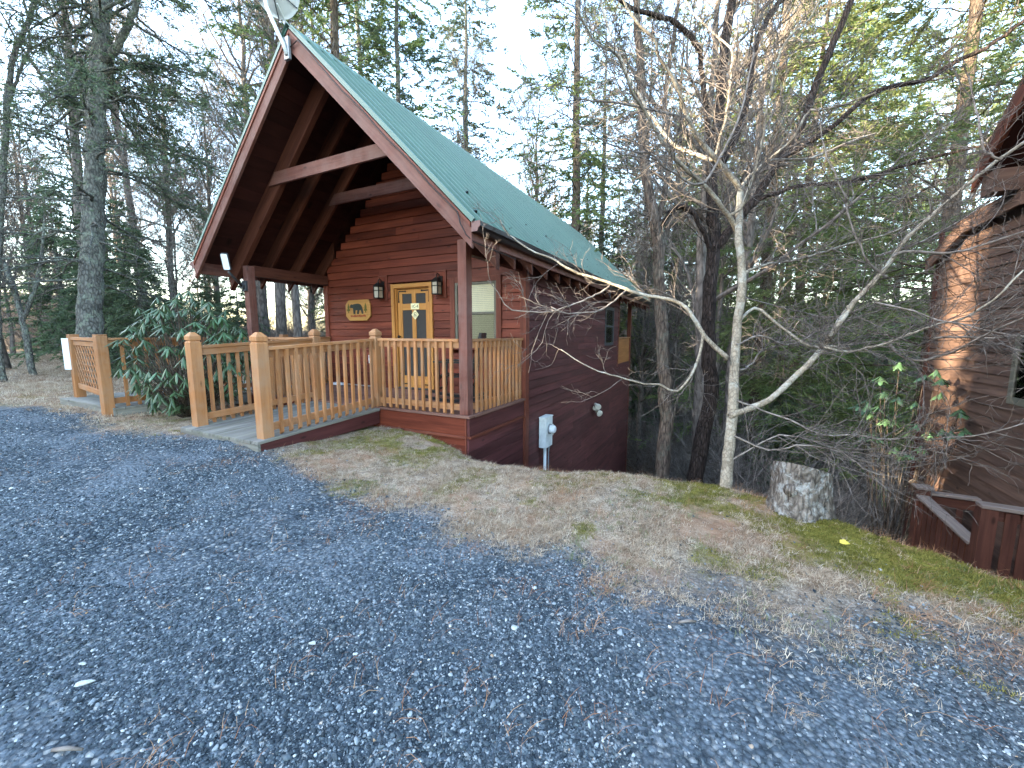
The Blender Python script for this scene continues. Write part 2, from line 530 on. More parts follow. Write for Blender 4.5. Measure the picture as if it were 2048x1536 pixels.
def blades(acc, P, Dv, Wv, sag=0.0):
    """diamond leaves: base P, direction*length Dv, half width Wv"""
    up = np.zeros_like(P)
    up[:, 2] = sag
    V = np.stack([P, P + Dv * 0.45 + Wv, P + Dv - up, P + Dv * 0.45 - Wv], 1)
    b = np.arange(len(P))[:, None] * 4
    acc.add(V.reshape(-1, 3), b + np.array([[0, 1, 2, 3]]))

# value noise -------------------------------------------------------------------
_perm = np.random.default_rng(5).random((256, 256))
def vnoise(x, y):
    xi, yi = np.floor(x).astype(int), np.floor(y).astype(int)
    fx, fy = x - xi, y - yi
    fx, fy = fx * fx * (3 - 2 * fx), fy * fy * (3 - 2 * fy)
    g = lambda a, b: _perm[a & 255, b & 255]
    return (g(xi, yi) * (1 - fx) + g(xi + 1, yi) * fx) * (1 - fy) + (g(xi, yi + 1) * (1 - fx) + g(xi + 1, yi + 1) * fx) * fy
def fbm(x, y, o=4):
    s, a = 0.0, 0.5
    for i in range(o):
        s = s + a * vnoise(x * 2 ** i + 17.3 * i, y * 2 ** i + 9.1 * i)
        a *= 0.5
    return s
def sst(a, b, x):
    t = np.clip((x - a) / (b - a), 0, 1)
    return t * t * (3 - 2 * t)

# ------------------------------------------------------------------ terrain
CREST = np.array([(-70, 16), (-30, 8), (-14, 4), (-8, 1.5), (-5.6, 0.7), (-4.2, 0.3), (-2.9, -.05), (-2.2, -.3), (-1.75, -.1), (-1.2, .05), (-.6, -.3), (0, -.75), (.93, -.95), (1.6, -.65), (2.25, -.4), (3.2, -.10), (3.6, -.28), (3.95, -.5), (4.45, -.82), (5, -1.12), (6, -2), (8, -5), (12, -12), (20, -40)])
PLAT = np.array([(3.1, -4.7, -.42), (1.5, -4.2, -.41), (0, -4.5, -.36), (-3, -4, -.26), (-2.4, -2, -.17), (-4.5, -1.5, -.13), (-6, -2.2, -.09), (-10, -2, -.07), (-16, -3, 0.0), (-1.2, -.6, -.30), (0, -1, -.37), (1, -1.1, -.36), (2.2, -.7, -.38), (3.2, -.3, -.47), (3.9, -.8, -.48), (4.5, -1.1, -.48), (5.2, -1.5, -.5), (5, -3, -.45), (4, -2.2, -.45), (2.4, -2.4, -.42), (8, -6, -.6), (12, -10, -.7), (0, -10, -.5), (-10, -8, -.1), (-20, -10, .1), (-1.2, 0.5, -.35), (-4.5, 0.5, -.3), (-26, 2, 0.1), (-12, 1, -.2)])

def crest_dist(x, y):
    best = np.full(x.shape, 1e9)
    sg = np.ones(x.shape)
    for (ax, ay), (bx, by) in zip(CREST[:-1], CREST[1:]):
        dx, dy = bx - ax, by - ay
        t = np.clip(((x - ax) * dx + (y - ay) * dy) / (dx * dx + dy * dy), 0, 1)
        ex, ey = x - ax - t * dx, y - ay - t * dy
        d = np.hypot(ex, ey)
        s = np.sign(dx * ey - dy * ex)
        m = d < best
        best = np.where(m, d, best)
        sg = np.where(m, s, sg)
    return best * sg

def height(x, y):
    x = np.asarray(x, float)
    y = np.asarray(y, float)
    wsum = np.zeros(x.shape)
    z = np.zeros(x.shape)
    for px, py, pz in PLAT:
        w = 1.0 / ((x - px) ** 2 + (y - py) ** 2 + 0.35) ** 2
        wsum += w
        z += w * pz
    z = z / wsum
    d = crest_dist(x, y)
    dd = np.maximum(d, 0)
    w = 0.35
    sl = 0.85 - 0.55 * sst(-4.5, -8.0, x)
    drop = sl * (dd - w + w * np.exp(-dd / w))
    lim = 6.5 - 2.5 * sst(-6, -14, x)
    drop = lim * (1 - np.exp(-drop / lim))
    z = z - drop
    z = z + 12.0 * sst(20, 62, y) * sst(-16, 4, x + 0.2 * y)
    s = -0.94 * x - 0.34 * y
    v = -0.34 * x + 0.94 * y
    z = z + 6.0 * sst(36, 60, s) * sst(6, 12, v)
    z = z + (fbm(x * 0.9, y * 0.9, 3) - 0.45) * 0.5 * sst(0.5, 5, d)
    z = z + (fbm(x * 2.5, y * 2.5, 3) - 0.45) * 0.05
    g_ = sst(-2.4, -1.8, y) * (1 - sst(0.4, 1.2, d)) * sst(-4, -2, x)
    z = z + (fbm(x * 6.5 + 8, y * 6.5, 3) - 0.45) * 0.06 * g_
    return z

GEDGE = np.array([(-40, -3.2), (-12, -2.9), (-7.6, -2.6), (-6.9, -2.25), (-5.7, -2.3), (-4.6, -2.4), (-3.9, -2.3), (-3.2, -1.98), (-1.9, -1.8), (-1.06, -1.95), (0, -2.05), (.62, -2.06), (1.22, -2.15), (1.74, -2.24), (2.1, -2.22), (2.5, -2.18), (2.95, -2.08), (3.4, -1.98), (3.9, -1.9), (4.6, -1.85), (6, -2.5), (8, -6), (10, -12), (14, -40)])
def gravel_mask(x, y):
    ye = np.interp(x, GEDGE[:, 0], GEDGE[:, 1])
    wide = 0.55 + 0.55 * sst(1.0, 4.0, x)
    n = (fbm(x * 2.2, y * 2.2, 4) - 0.47) * 1.1 + (fbm(x * 9, y * 9, 2) - 0.37) * 0.35
    return sst(-wide * 0.5, wide * 0.5, (ye - y) + n * (0.55 + 0.35 * sst(1, 4, x)))
def moss_mask(x, y):
    d = crest_dist(x, y)
    n = fbm(x * 2.4 + 5, y * 2.4, 4)
    band = sst(-0.75, -0.2, d) * (1 - sst(0.35, 1.0, d))
    band = band * (0.25 + 0.75 * sst(2.2, 3.0, x) + 0.7 * sst(-2.1, -1.6, x) * (1 - sst(-0.4, 0.1, x)))
    return np.clip(band * sst(0.30 - .12 * sst(2.4, 3.2, x), 0.5 - .14 * sst(2.4, 3.2, x), n) * 1.1 + sst(0.56, 0.66, n) * 0.45 * (1 - gravel_mask(x, y)), 0, 1)

def gline(lo, hi, f0, f1, fine, grow):
    a = list(np.arange(f0, f1 + 1e-6, fine))
    s, p = fine, f1
    while p < hi:
        s *= grow
        p += s
        a.append(p)
    s, p = fine, f0
    while p > lo:
        s *= grow
        p -= s
        a.insert(0, p)
    return np.array(a)

def ground_mat():
    m, nt, b = new_mat("ground_surface", 0.95, 0.08)
    tc = nd(nt, "ShaderNodeTexCoord")
    P = tc.outputs["Object"]
    ag = nd(nt, "ShaderNodeAttribute", attribute_name="gravel").outputs["Fac"]
    am = nd(nt, "ShaderNodeAttribute", attribute_name="moss").outputs["Fac"]
    af = nd(nt, "ShaderNodeAttribute", attribute_name="forest").outputs["Fac"]
    n1 = nd(nt, "ShaderNodeTexNoise", {"Vector": P, "Scale": 9.0, "Detail": 8.0, "Roughness": 0.75})
    n2 = nd(nt, "ShaderNodeTexNoise", {"Vector": P, "Scale": 70.0, "Detail": 4.0, "Roughness": 0.7})
    n3 = nd(nt, "ShaderNodeTexNoise", {"Vector": P, "Scale": 1.3, "Detail": 5.0, "Roughness": 0.6})
    vo = nd(nt, "ShaderNodeTexVoronoi", {"Vector": P, "Scale": 42.0, "Randomness": 1.0})
    vo2 = nd(nt, "ShaderNodeTexVoronoi", {"Vector": P, "Scale": 95.0, "Randomness": 1.0})
    rnd = nd(nt, "ShaderNodeSeparateColor", {0: vo.outputs["Color"]})
    st = ramp(nt, rnd.outputs[0], [(0.0, (0.036, 0.048, 0.060)), (0.55, (0.078, 0.100, 0.118)), (0.9, (0.17, 0.20, 0.22)), (0.97, (0.40, 0.40, 0.37))])
    rnd2 = nd(nt, "ShaderNodeSeparateColor", {0: vo2.outputs["Color"]})
    fine = ramp(nt, rnd2.outputs[0], [(0.0, (0.095, 0.118, 0.138)), (0.9, (0.20, 0.228, 0.250)), (1.0, (0.34, 0.34, 0.33))])
    gcol = mixc(nt, ramp(nt, n3.outputs[0], [(0.42, (0, 0, 0)), (0.62, (1, 1, 1))]), st, fine)
    edge = ramp(nt, vo.outputs["Distance"], [(0.25, (1, 1, 1)), (0.75, (0.45, 0.45, 0.45))])
    gcol = mixc(nt, 1.0, gcol, edge, 'MULTIPLY')
    straw = ramp(nt, n1.outputs[0], [(0.32, (0.060, 0.042, 0.029)), (0.5, (0.20, 0.145, 0.098)), (0.70, (0.40, 0.32, 0.23))])
    straw = mixc(nt, ramp(nt, n2.outputs[0], [(0.48, (0, 0, 0)), (0.64, (0.7, 0.7, 0.7))]), straw, (0.52, 0.44, 0.33))
    red = ramp(nt, n3.outputs[0], [(0.48, (0, 0, 0)), (0.62, (0.65, 0.65, 0.65))])
    straw = mixc(nt, red, straw, (0.30, 0.165, 0.095))
    moss = ramp(nt, n2.outputs[0], [(0.3, (0.085, 0.083, 0.016)), (0.7, (0.235, 0.210, 0.048))])
    leaf = ramp(nt, n1.outputs[0], [(0.3, (0.060, 0.045, 0.035)), (0.5, (0.135, 0.098, 0.073)), (0.7, (0.24, 0.18, 0.135))])
    col = mixc(nt, am, straw, moss)
    col = mixc(nt, af, col, leaf)
    col = mixc(nt, ag, col, gcol)
    nt.links.new(col, b.inputs["Base Color"])
    h = mth(nt, 'ADD', mth(nt, 'MULTIPLY', n2.outputs[0], 0.6), mth(nt, 'MULTIPLY', mth(nt, 'SUBTRACT', 1.0, vo.outputs["Distance"]), ag))
    bp = nd(nt, "ShaderNodeBump", {"Strength": 0.7, "Distance": 0.015, "Height": h})
    nt.links.new(bp.outputs[0], b.inputs["Normal"])
    return m

def make_ground():
    xs = gline(-150, 150, -7.0, 6.5, 0.055, 1.13)
    ys = gline(-90, 170, -5.2, 3.0, 0.055, 1.13)
    X, Y = np.meshgrid(xs, ys)
    Z = height(X, Y)
    far = np.maximum(np.abs(X), np.abs(Y))
    V = np.stack([X, Y, Z], -1).reshape(-1, 3)
    nx, ny = len(xs), len(ys)
    i = (np.arange(ny - 1)[:, None] * nx + np.arange(nx - 1)[None, :]).ravel()
    Q = np.stack([i, i + 1, i + nx + 1, i + nx], -1)
    me = np_mesh("ground", V, Q, None, ground_mat(), True)
    d = crest_dist(X, Y)
    for nm, val in (("gravel", gravel_mask(X, Y)), ("moss", moss_mask(X, Y)), ("forest", np.clip(sst(0.5, 1.8, d) + sst(-9, -20, X) * 0.4, 0, 1))):
        a = me.attributes.new(nm, 'FLOAT', 'POINT')
        a.data.foreach_set("value", val.astype(np.float32).ravel())
    o = mesh_obj("ground", me)
    o["kind"] = "structure"
    o["label"] = "sloping ground of gravel drive, straw grass verge and wooded bank"
    return o
make_ground()

# unseen hillside added to keep the clearing in shade, notched to admit a sunbeam
def make_shade_hill():
    s = np.arange(22, 74, 1.0)
    v = np.concatenate([np.arange(-46, -4, 0.6), np.arange(-4, 1, 0.15), np.arange(1, 32, 0.6)])
    S, Vv = np.meshgrid(s, v)
    top = 20.3 + 3.0 * (fbm(Vv * .10 + 3, S * .05, 3) - .47) + 1.2 * (fbm(Vv * .8, S * .3, 3) - .47)
    cut = sst(-1.95, -1.65, Vv) * (1 - sst(-1.25, -.95, Vv))  # gap shaped so that sun reaches the brown cabin's wall
    top = top * (1 - cut) + (10.1 + 1.6 * (fbm(Vv * 2.2, S * .2, 2) - .4)) * cut
    Z = -1.0 + (top + 1.0) * sst(24, 44, S) * (1 - sst(20, 31, Vv)) * (1 - sst(-34, -46, Vv))
    X, Y = -.7071 * S - .7071 * Vv, -.7071 * S + .7071 * Vv
    P = np.stack([X, Y, Z], -1).reshape(-1, 3)
    nx, ny = len(s), len(v)
    i = (np.arange(ny - 1)[:, None] * nx + np.arange(nx - 1)[None, :]).ravel()
    o = mesh_obj("shade_hill", np_mesh("shade_hill", P, np.stack([i, i + 1, i + nx + 1, i + nx], -1), None, bpy.data.materials["ground_surface"], True))
    o["kind"] = "structure"
    a = o.data.attributes.new("forest", 'FLOAT', 'POINT')
    a.data.foreach_set("value", np.ones(len(P), np.float32))
make_shade_hill()
# ------------------------------------------------------------------ the cabin
XL, XR, D = -5.03, 0.047, 1.81
XM, HR, SL = -2.5, 5.369, 0.9906
Y0, Y1 = -0.59, 12.77
XE = 0.438                         # eave, distance from ridge 2.938
EX = XE - XM
def rz(x):
    return HR - SL * abs(x - XM)

cabin = empty("wooden_cabin", (XM, D, 0), "red stained wooden cabin with steep green metal roof and railed porch", "cabin")

# --- walls: a core with siding boards laid on it
def board(name, mat, parent, o0, o1, z0, z1, plane, out, lip=0.024, thin=0.007):
    """bevel siding board: bottom edge proud by lip; plane 'y' (faces -y at coord out) or 'x' (faces +x) or 'xm' (faces -x)"""
    b = MB()
    if plane == 'y':
        pts = [(o0, out, z1), (o0, out, z0), (o0, out - lip, z0), (o0, out - thin, z1)]
        b.prism(pts, (o1 - o0, 0, 0), (1, 0, 0))
    else:
        s = 1 if plane == 'x' else -1
        pts = [(out, o0, z1), (out, o0, z0), (out + s * lip, o0, z0), (out + s * thin, o0, z1)]
        b.prism(pts, (0, o1 - o0, 0), (0, 1, 0))
    return b.build(name, mat, parent)

b = MB()
yb_ = D + .16
b.prism([(XL + .02, yb_, -5), (XR - .12, yb_, -5), (XR - .12, yb_, rz(XR) - .3), (XM, yb_, HR - .3), (XL + .02, yb_, rz(XL) - .3)], (0, .06, 0))
fw = b.build("front_wall", M['siding'], cabin)
openings = [(-3.02, -1.97, -0.2, 2.145), (-1.55, -0.44, 0.84, 2.19), (-3.37, -3.12, 1.83, 2.34), (-1.89, -1.63, 1.83, 2.35)]
EXPO = 0.156
z = -0.16
row = 0
while z < 5.0:
    z1 = z + EXPO - 0.010
    zt = z1
    xa, xb = XL + .11, XR - .11
    half = (HR - .33 - zt) / SL
    xa, xb = max(xa, XM - half), min(xb, XM + half)
    if xb - xa > .1:
        segs = [(xa, xb)]
        for (p0, p1, q0, q1) in openings:
            if q0 < (z + z1) / 2 < q1:
                segs = [s for (a, c) in segs for s in ((a, min(c, p0)), (max(a, p1), c)) if s[1] - s[0] > .03]
        k = random.uniform(xa + 1, xb - 1) if xb - xa > 3 else None
        out = []
        for (a, c) in segs:
            if k and a + .5 < k < c - .5:
                out += [(a, k - .0015), (k + .0015, c)]
            else:
                out.append((a, c))
        for (a, c) in out:
            board("siding_board", M['siding'], fw, a, c, z, z1, 'y', D + .02)
    z += EXPO
    row += 1

# right side wall, with the screened rear porch at its far end
YE, YR = 9.17, 11.25
b = MB()
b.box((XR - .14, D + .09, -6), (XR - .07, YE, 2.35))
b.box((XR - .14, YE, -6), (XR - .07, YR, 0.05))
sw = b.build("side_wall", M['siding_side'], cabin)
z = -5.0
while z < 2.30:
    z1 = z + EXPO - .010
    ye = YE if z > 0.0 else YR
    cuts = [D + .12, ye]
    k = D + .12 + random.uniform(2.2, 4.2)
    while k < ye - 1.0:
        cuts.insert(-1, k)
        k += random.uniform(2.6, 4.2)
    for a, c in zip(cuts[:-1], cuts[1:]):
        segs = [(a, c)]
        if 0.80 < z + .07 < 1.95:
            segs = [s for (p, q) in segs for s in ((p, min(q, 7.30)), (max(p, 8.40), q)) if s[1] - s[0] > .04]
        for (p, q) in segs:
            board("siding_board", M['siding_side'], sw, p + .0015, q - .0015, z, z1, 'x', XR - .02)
    z += EXPO
b = MB()
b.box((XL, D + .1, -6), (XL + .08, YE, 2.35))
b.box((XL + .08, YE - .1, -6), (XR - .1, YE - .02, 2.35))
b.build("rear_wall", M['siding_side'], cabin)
# corner boards
for nm, lo, hi in (("corner_board", (XR - .11, D - .028, -5), (XR + .012, D + .02, 2.36)), ("corner_board", (XR - .02, D + .022, -5), (XR + .010, D + .12, 2.36)), ("corner_board", (XL - .012, D - .028, -1.5), (XL + .11, D + .02, 2.36)), ("corner_board", (XR - .02, YE - .10, 0.06), (XR + .008, YE, 2.30))):
    one(nm, M['trim'], cabin, lo, hi, (0, 0, 1), .004)
# rear porch
b = MB(); b.box((XR - .10, YE + .02, .06), (XR - .03, YR - .1, .98)); b.build("porch_panel", M['orange_panel'], cabin)
one("porch_rail", M['rail'], cabin, (XR - .12, YE, .99), (XR, YR, 1.04), bevel=.004)
one("porch_post", M['trim'], cabin, (XR - .13, YR - .13, -5), (XR + .006, YR + .01, 2.3), (0, 0, 1), .006)
b = MB()
b.box((XR - .05, YE + .04, -.06), (XR - .022, YR - .14, .055))
b.build("porch_sill", M['white'], cabin)

# side window
b = MB()
for lo, hi in (((XR - .02, 7.32, .80), (XR + .012, 7.40, 1.95)), ((XR - .02, 8.30, .80), (XR + .012, 8.38, 1.95)), ((XR - .02, 7.40, 1.87), (XR + .012, 8.30, 1.95)), ((XR - .02, 7.40, .80), (XR + .012, 8.30, .88)), ((XR - .018, 7.40, 1.35), (XR + .006, 8.30, 1.40))):
    b.box(lo, hi)
swin = b.build("side_window", M['dark_grey'], cabin)
one("pane", M['glass'], swin, (XR - .014, 7.40, .88), (XR - .008, 8.30, 1.35))
one("pane", M['glass'], swin, (XR - .014, 7.40, 1.40), (XR - .008, 8.30, 1.87))
one("blind", M['dark_room'], swin, (XR - .0185, 7.40, .88), (XR - .0165, 8.30, 1.87))

# --- door
dr = MB()
b = MB()
b.box((-3.02, D - .03, 0.0), (-2.945, D + .02, 2.145), (0, 0, 1))
b.box((-2.045, D - .03, 0.0), (-1.97, D + .02, 2.145), (0, 0, 1))
b.box((-2.945, D - .028, 2.065), (-2.045, D + .02, 2.143))
b.build("door_casing", M['door'], cabin, bevel=.004)
b = MB()
b.box((-2.965, D + .021, 0.0), (-2.925, D + .14, 2.09), (0, 0, 1))
b.box((-2.065, D + .021, 0.0), (-2.025, D + .14, 2.09), (0, 0, 1))
b.box((-2.925, D + .021, 2.05), (-2.065, D + .14, 2.09))
b.build("door_jamb", M['door'], cabin)
yd0, yd1 = D + .055, D + .095
x0, x1 = -2.915, -2.075
b = MB()
xm = (x0 + x1) / 2
b.box((x0, yd0, .03), (x0 + .115, yd1, 2.04), (0, 0, 1))
b.box((x1 - .115, yd0, .03), (x1, yd1, 2.04), (0, 0, 1))
b.box((xm - .05, yd0, .03), (xm + .05, yd1, 2.04), (0, 0, 1))
for za, zb in ((.03, .27), (.87, .99), (1.62, 1.75), (1.95, 2.04)):
    b.box((x0 + .115, yd0 + .002, za), (xm - .05, yd1 - .002, zb), (1, 0, 0))
    b.box((xm + .05, yd0 + .002, za), (x1 - .115, yd1 - .002, zb), (1, 0, 0))
door = b.build("screen_door", M['door'], cabin, bevel=.003)
for za, zb in ((.27, .87), (.99, 1.62), (1.75, 1.95)):
    for xa, xb in ((x0 + .115, xm - .05), (xm + .05, x1 - .115)):
        one("screen_panel", M['screen'], door, (xa, yd0 + .018, za), (xb, yd0 + .024, zb))
for (xa, s, zc, t) in ((x0 + .03, 1, 2.0, -1), (x1 - .03, -1, 2.0, -1), (x0 + .03, 1, .1, 1), (x1 - .03, -1, .1, 1)):
    b = MB()
    b.box((min(xa, xa + s * .17), yd0 - .006, zc - .012), (max(xa, xa + s * .17), yd0 - .001, zc + .012))
    b.box((xa - .012, yd0 - .0055, min(zc + t * .013, zc + t * .2)), (xa + .012, yd0 - .001, max(zc + t * .013, zc + t * .2)))
    b.tube([(xa + s * .18, yd0 - .006, zc), (xa + s * .18, yd0, zc)], .02, 8)
    b.tube([(xa, yd0 - .006, zc + t * .21), (xa, yd0, zc + t * .21)], .02, 8)
    b.build("strap_hinge", M['iron'], door)
b = MB()
b.tube([(x0 + .055, yd0, 1.08), (x0 + .055, yd0 - .05, 1.08)], .014, 10)
b.tube([(x0 + .055, yd0 - .045, 1.08), (x0 + .055, yd0 - .055, 1.08), (x0 + .055, yd0 - .075, 1.08), (x0 + .055, yd0 - .085, 1.08)], [.018, .03, .03, .016], 12)
b.build("door_knob", M['iron'], door, True)
one("threshold", M['dark_grey'], cabin, (-2.92, D - .02, .004), (-2.07, D + .14, .028))
b = MB(); b.box((-2.92, D + .10, .03), (-2.07, D + .115, 2.05)); b.build("inner_door", M['screen'], cabin)

# --- window
b = MB()
b.box((-1.55, D - .028, .84), (-1.44, D + .02, 2.19), (0, 0, 1))
b.box((-.54, D - .028, .84), (-.44, D + .02, 2.19), (0, 0, 1))
b.box((-1.44, D - .026, 2.09), (-.54, D + .02, 2.188))
b.box((-1.44, D - .026, .842), (-.54, D + .02, .94))
b.build("window_casing", M['trim'], cabin, bevel=.004)
b = MB()
b.box((-1.44, D - .012, .94), (-1.39, D + .03, 2.09), (0, 0, 1))
b.box((-.59, D - .012, .94), (-.54, D + .03, 2.09), (0, 0, 1))
b.box((-1.39, D - .011, 2.045), (-.59, D + .03, 2.09))
b.box((-1.39, D - .011, .94), (-.59, D + .03, .99))
b.box((-1.39, D - .010, 1.50), (-.59, D + .028, 1.545))
win = b.build("window", M['frame'], cabin, bevel=.003)
one("pane", M['glass'], win, (-1.39, D + .012, 1.545), (-.59, D + .015, 2.045))
one("pane", M['screen_glass'], win, (-1.39, D + .004, .99), (-.59, D + .007, 1.50))
b = MB()
zz = .995
while zz < 2.0:
    b.prism([(-1.385, D + .0195, zz), (-1.385, D + .0225, zz + .0315), (-1.385, D + .0235, zz + .0315), (-1.385, D + .0205, zz)], (.79, 0, 0), (1, 0, 0))
    zz += .0335
b.box((-1.385, D + .017, 2.0), (-.595, D + .024, 2.044))
for xx in (-1.15, -.83):
    b.box((xx, D + .0185, .995), (xx + .004, D + .0195, 2.0))
b.build("blind", M['blind'], win)
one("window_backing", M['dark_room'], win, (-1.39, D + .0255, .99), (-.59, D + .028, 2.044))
for xa, xb, za, zb in ((-3.37, -3.12, 1.83, 2.34), (-1.89, -1.63, 1.83, 2.35)):
    b = MB()
    b.box((xa + .025, D - .012, za + .025), (xb - .025, D + .02, zb - .025), (0, 0, 1))
    b.build("lamp_board", M['siding'], cabin, bevel=.003)
    b = MB()
    b.box((xa, D - .022, za), (xa + .024, D + .02, zb), (0, 0, 1)); b.box((xb - .024, D - .022, za), (xb, D + .02, zb), (0, 0, 1))
    b.box((xa + .024, D - .021, za), (xb - .024, D + .02, za + .024)); b.box((xa + .024, D - .021, zb - .024), (xb - .024, D + .02, zb))
    b.build("lamp_board_trim", M['trim'], cabin)

# --- porch deck, skirt
y = -.045
while y < D - .06:
    y1 = min(y + .138, D - .03)
    one("deck_board", M['deck_red'], cabin, (XL + .02, y, -.036 + random.uniform(-.001, .001)), (.035 if y > 0 else .05, y1 - .005, 0.0), bevel=.003)
    y += .138
one("deck_edging", M['deck_red'], cabin, (.036, -.045 + .14, -.038), (.062, D - .03, -.001), (0, 1, 0), .003)
def skirt(axis):
    zz = -.042
    k = 0
    while zz > -1.75:
        h = .255 if k == 0 else .19
        if axis == 'y':
            lo, hi = (XL + .02, (-.02 if k == 0 else -.006), zz - h), (-.036, .02, zz - (.004 if k else 0))
        else:
            lo, hi = (-.02, -.006 if k == 0 else -.004, zz - h), ((.03 if k == 0 else .014), D - .03, zz - (.004 if k else 0))
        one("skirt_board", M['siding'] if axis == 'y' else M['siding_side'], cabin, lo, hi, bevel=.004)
        if k == 0:
            zz -= h
            if axis == 'y':
                one("skirt_ledge", M['trim'], cabin, (XL + .02, -.034, zz - .04), (-.036, .018, zz - .001), bevel=.004)
            else:
                one("skirt_ledge", M['trim'], cabin, (-.02, 0.0, zz - .04), (.048, D - .03, zz - .001), bevel=.004)
            zz -= .041
        else:
            zz -= h
        k += 1
skirt('y'); skirt('x')
one("skirt_corner", M['trim'], cabin, (-.035, -.024, -1.8), (-.0205, .02, -.043), (0, 0, 1), .003)

# --- posts
PW = .14
for xa, nm in ((-PW, None), (-5.0, None)):
    one("porch_post", M['beam'], cabin, (xa, 0, .002), (xa + PW, PW, 2.40), (0, 0, 1), .006)
# plate beams from the posts back to the wall
for xa in (-PW + .01, -5.0 + .01):
    one("plate_beam", M['rafter'], cabin, (xa, PW + .002, 2.22), (xa + PW - .02, D - .032, 2.42), (0, 1, 0), .006)

# --- roof structure
def slope_poly(s, d0, d1, xa, xb, plumb=True):
    """band under one roof slope between vertical offsets d0<d1 and |x-XM| xa..xb"""
    return [(XM + s * xa, rz(XM + s * xa) - d0), (XM + s * xb, rz(XM + s * xb) - d0), (XM + s * xb, rz(XM + s * xb) - d1), (XM + s * xa, rz(XM + s * xa) - d1)]
def xz_prism(name, mat, poly, ya, yb, parent=cabin, bevel=0.0, axis=None):
    b = MB()
    b.prism([(p[0], ya, p[1]) for p in poly], (0, yb - ya, 0), axis)
    return b.build(name, mat, parent, bevel=bevel)
for s in (1, -1):
    ax = (s, 0, -SL)
    xz_prism("rake_board", M['beam'], slope_poly(s, .085, .31, .0 if s > 0 else .001, EX + .02), Y0 + .012, Y0 + .055, bevel=.004, axis=ax)
    xz_prism("rake_trim", M['trim'], slope_poly(s, .03, .084, .0 if s > 0 else .001, EX + .01), Y0 - .004, Y0 + .054, bevel=.003, axis=ax)
    xz_prism("rake_board", M['beam'], slope_poly(s, .085, .31, .0 if s > 0 else .001, EX + .02), Y1 - .055, Y1 - .012, bevel=.004, axis=ax)
    # main truss chord at the posts
    pts = slope_poly(s, .075, .47, .0 if s > 0 else .001, EX + .02)
    xz_prism("rafter", M['rafter'], pts, 0.004, .10, bevel=.006, axis=ax)
    ys = .604
    while ys < Y1 - .3:
        near = ys < D
        p = slope_poly(s, .075, .34, .0 if s > 0 else .001, EX) if near else slope_poly(s, .075, .34, EX - .75, EX)
        # plumb tail cut hangs below the fascia
        p = slope_poly(s, .075, .42, .0 if s > 0 else .001, EX - .01) if near else slope_poly(s, .075, .42, EX - .75, EX - .01)
        xz_prism("rafter", M['rafter'], p, ys - .024, ys + .024, axis=ax)
        ys += .604
    # fascia and gutter
    xf = XM + s * (EX - .015)
    b = MB()
    b.box((min(xf, xf + s * .03), Y0 + .056, rz(XM + s * EX) - .24), (max(xf, xf + s * .03), Y1 - .056, rz(XM + s * EX) - .02))
    b.build("fascia", M['beam'], cabin, bevel=.004)
    g = MB()
    gx = XM + s * (EX + .02)
    zt = rz(XM + s * EX) - .035
    prof = [(0, 0), (0, -.115), (.075, -.115), (.095, -.075), (.118, -.055), (.118, .0), (.108, .0), (.108, -.045), (.085, -.066), (.068, -.105), (.01, -.105), (.01, 0)]
    g.prism([(gx + s * p[0], Y0 + .02, zt + p[1]) for p in prof], (0, Y1 - Y0 - .04, 0))
    gut = g.build("gutter", M['gutter'], cabin)
    g = MB()
    g.prism([(gx + s * p[0], Y0 + .008, zt + p[1] + .003) for p in prof[:6]], (0, .012, 0))
    g.build("gutter_cap", M['gutter_cap'], gut)
    # boarded underside of the porch roof
    n = 20
    step = (EX - .02) / n
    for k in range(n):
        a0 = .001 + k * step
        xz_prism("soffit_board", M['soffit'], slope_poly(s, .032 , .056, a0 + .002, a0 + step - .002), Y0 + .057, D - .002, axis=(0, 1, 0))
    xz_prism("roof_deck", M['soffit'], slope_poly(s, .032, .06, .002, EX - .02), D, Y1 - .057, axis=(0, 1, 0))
# cable on the right rake
b = MB()
pts = [(-2.49, Y0 - .02, 5.08), (-2.3, Y0 - .02, 5.13), (-2.1, Y0 - .012, 4.93)]
for k in range(1, 13):
    x = -2.1 + k * (2.38 / 12)
    pts.append((x, Y0 - .012, rz(x) - .075 + .012 * math.sin(k * 1.7)))
pts += [(.33, Y0 - .018, 2.40), (.40, Y0 - .015, 2.28), (.47, Y0 + .04, 2.20), (.462, .3, 2.19), (.46, .55, 2.18)]
b.tube(pts, .008, 6)
b.build("cable", M['cable'], cabin, True)
for yy in (-.044, 1.17):
    w = (HR - .30 - 3.86) / SL + .10
    b = MB()
    b.prism([(XM - w - .18, yy, 3.66), (XM + w + .18, yy, 3.66), (XM + w, yy, 3.86), (XM - w, yy, 3.86)], (0, .045, 0), (1, 0, 0))
    b.build("tie_beam", M['beam'], cabin, bevel=.005)

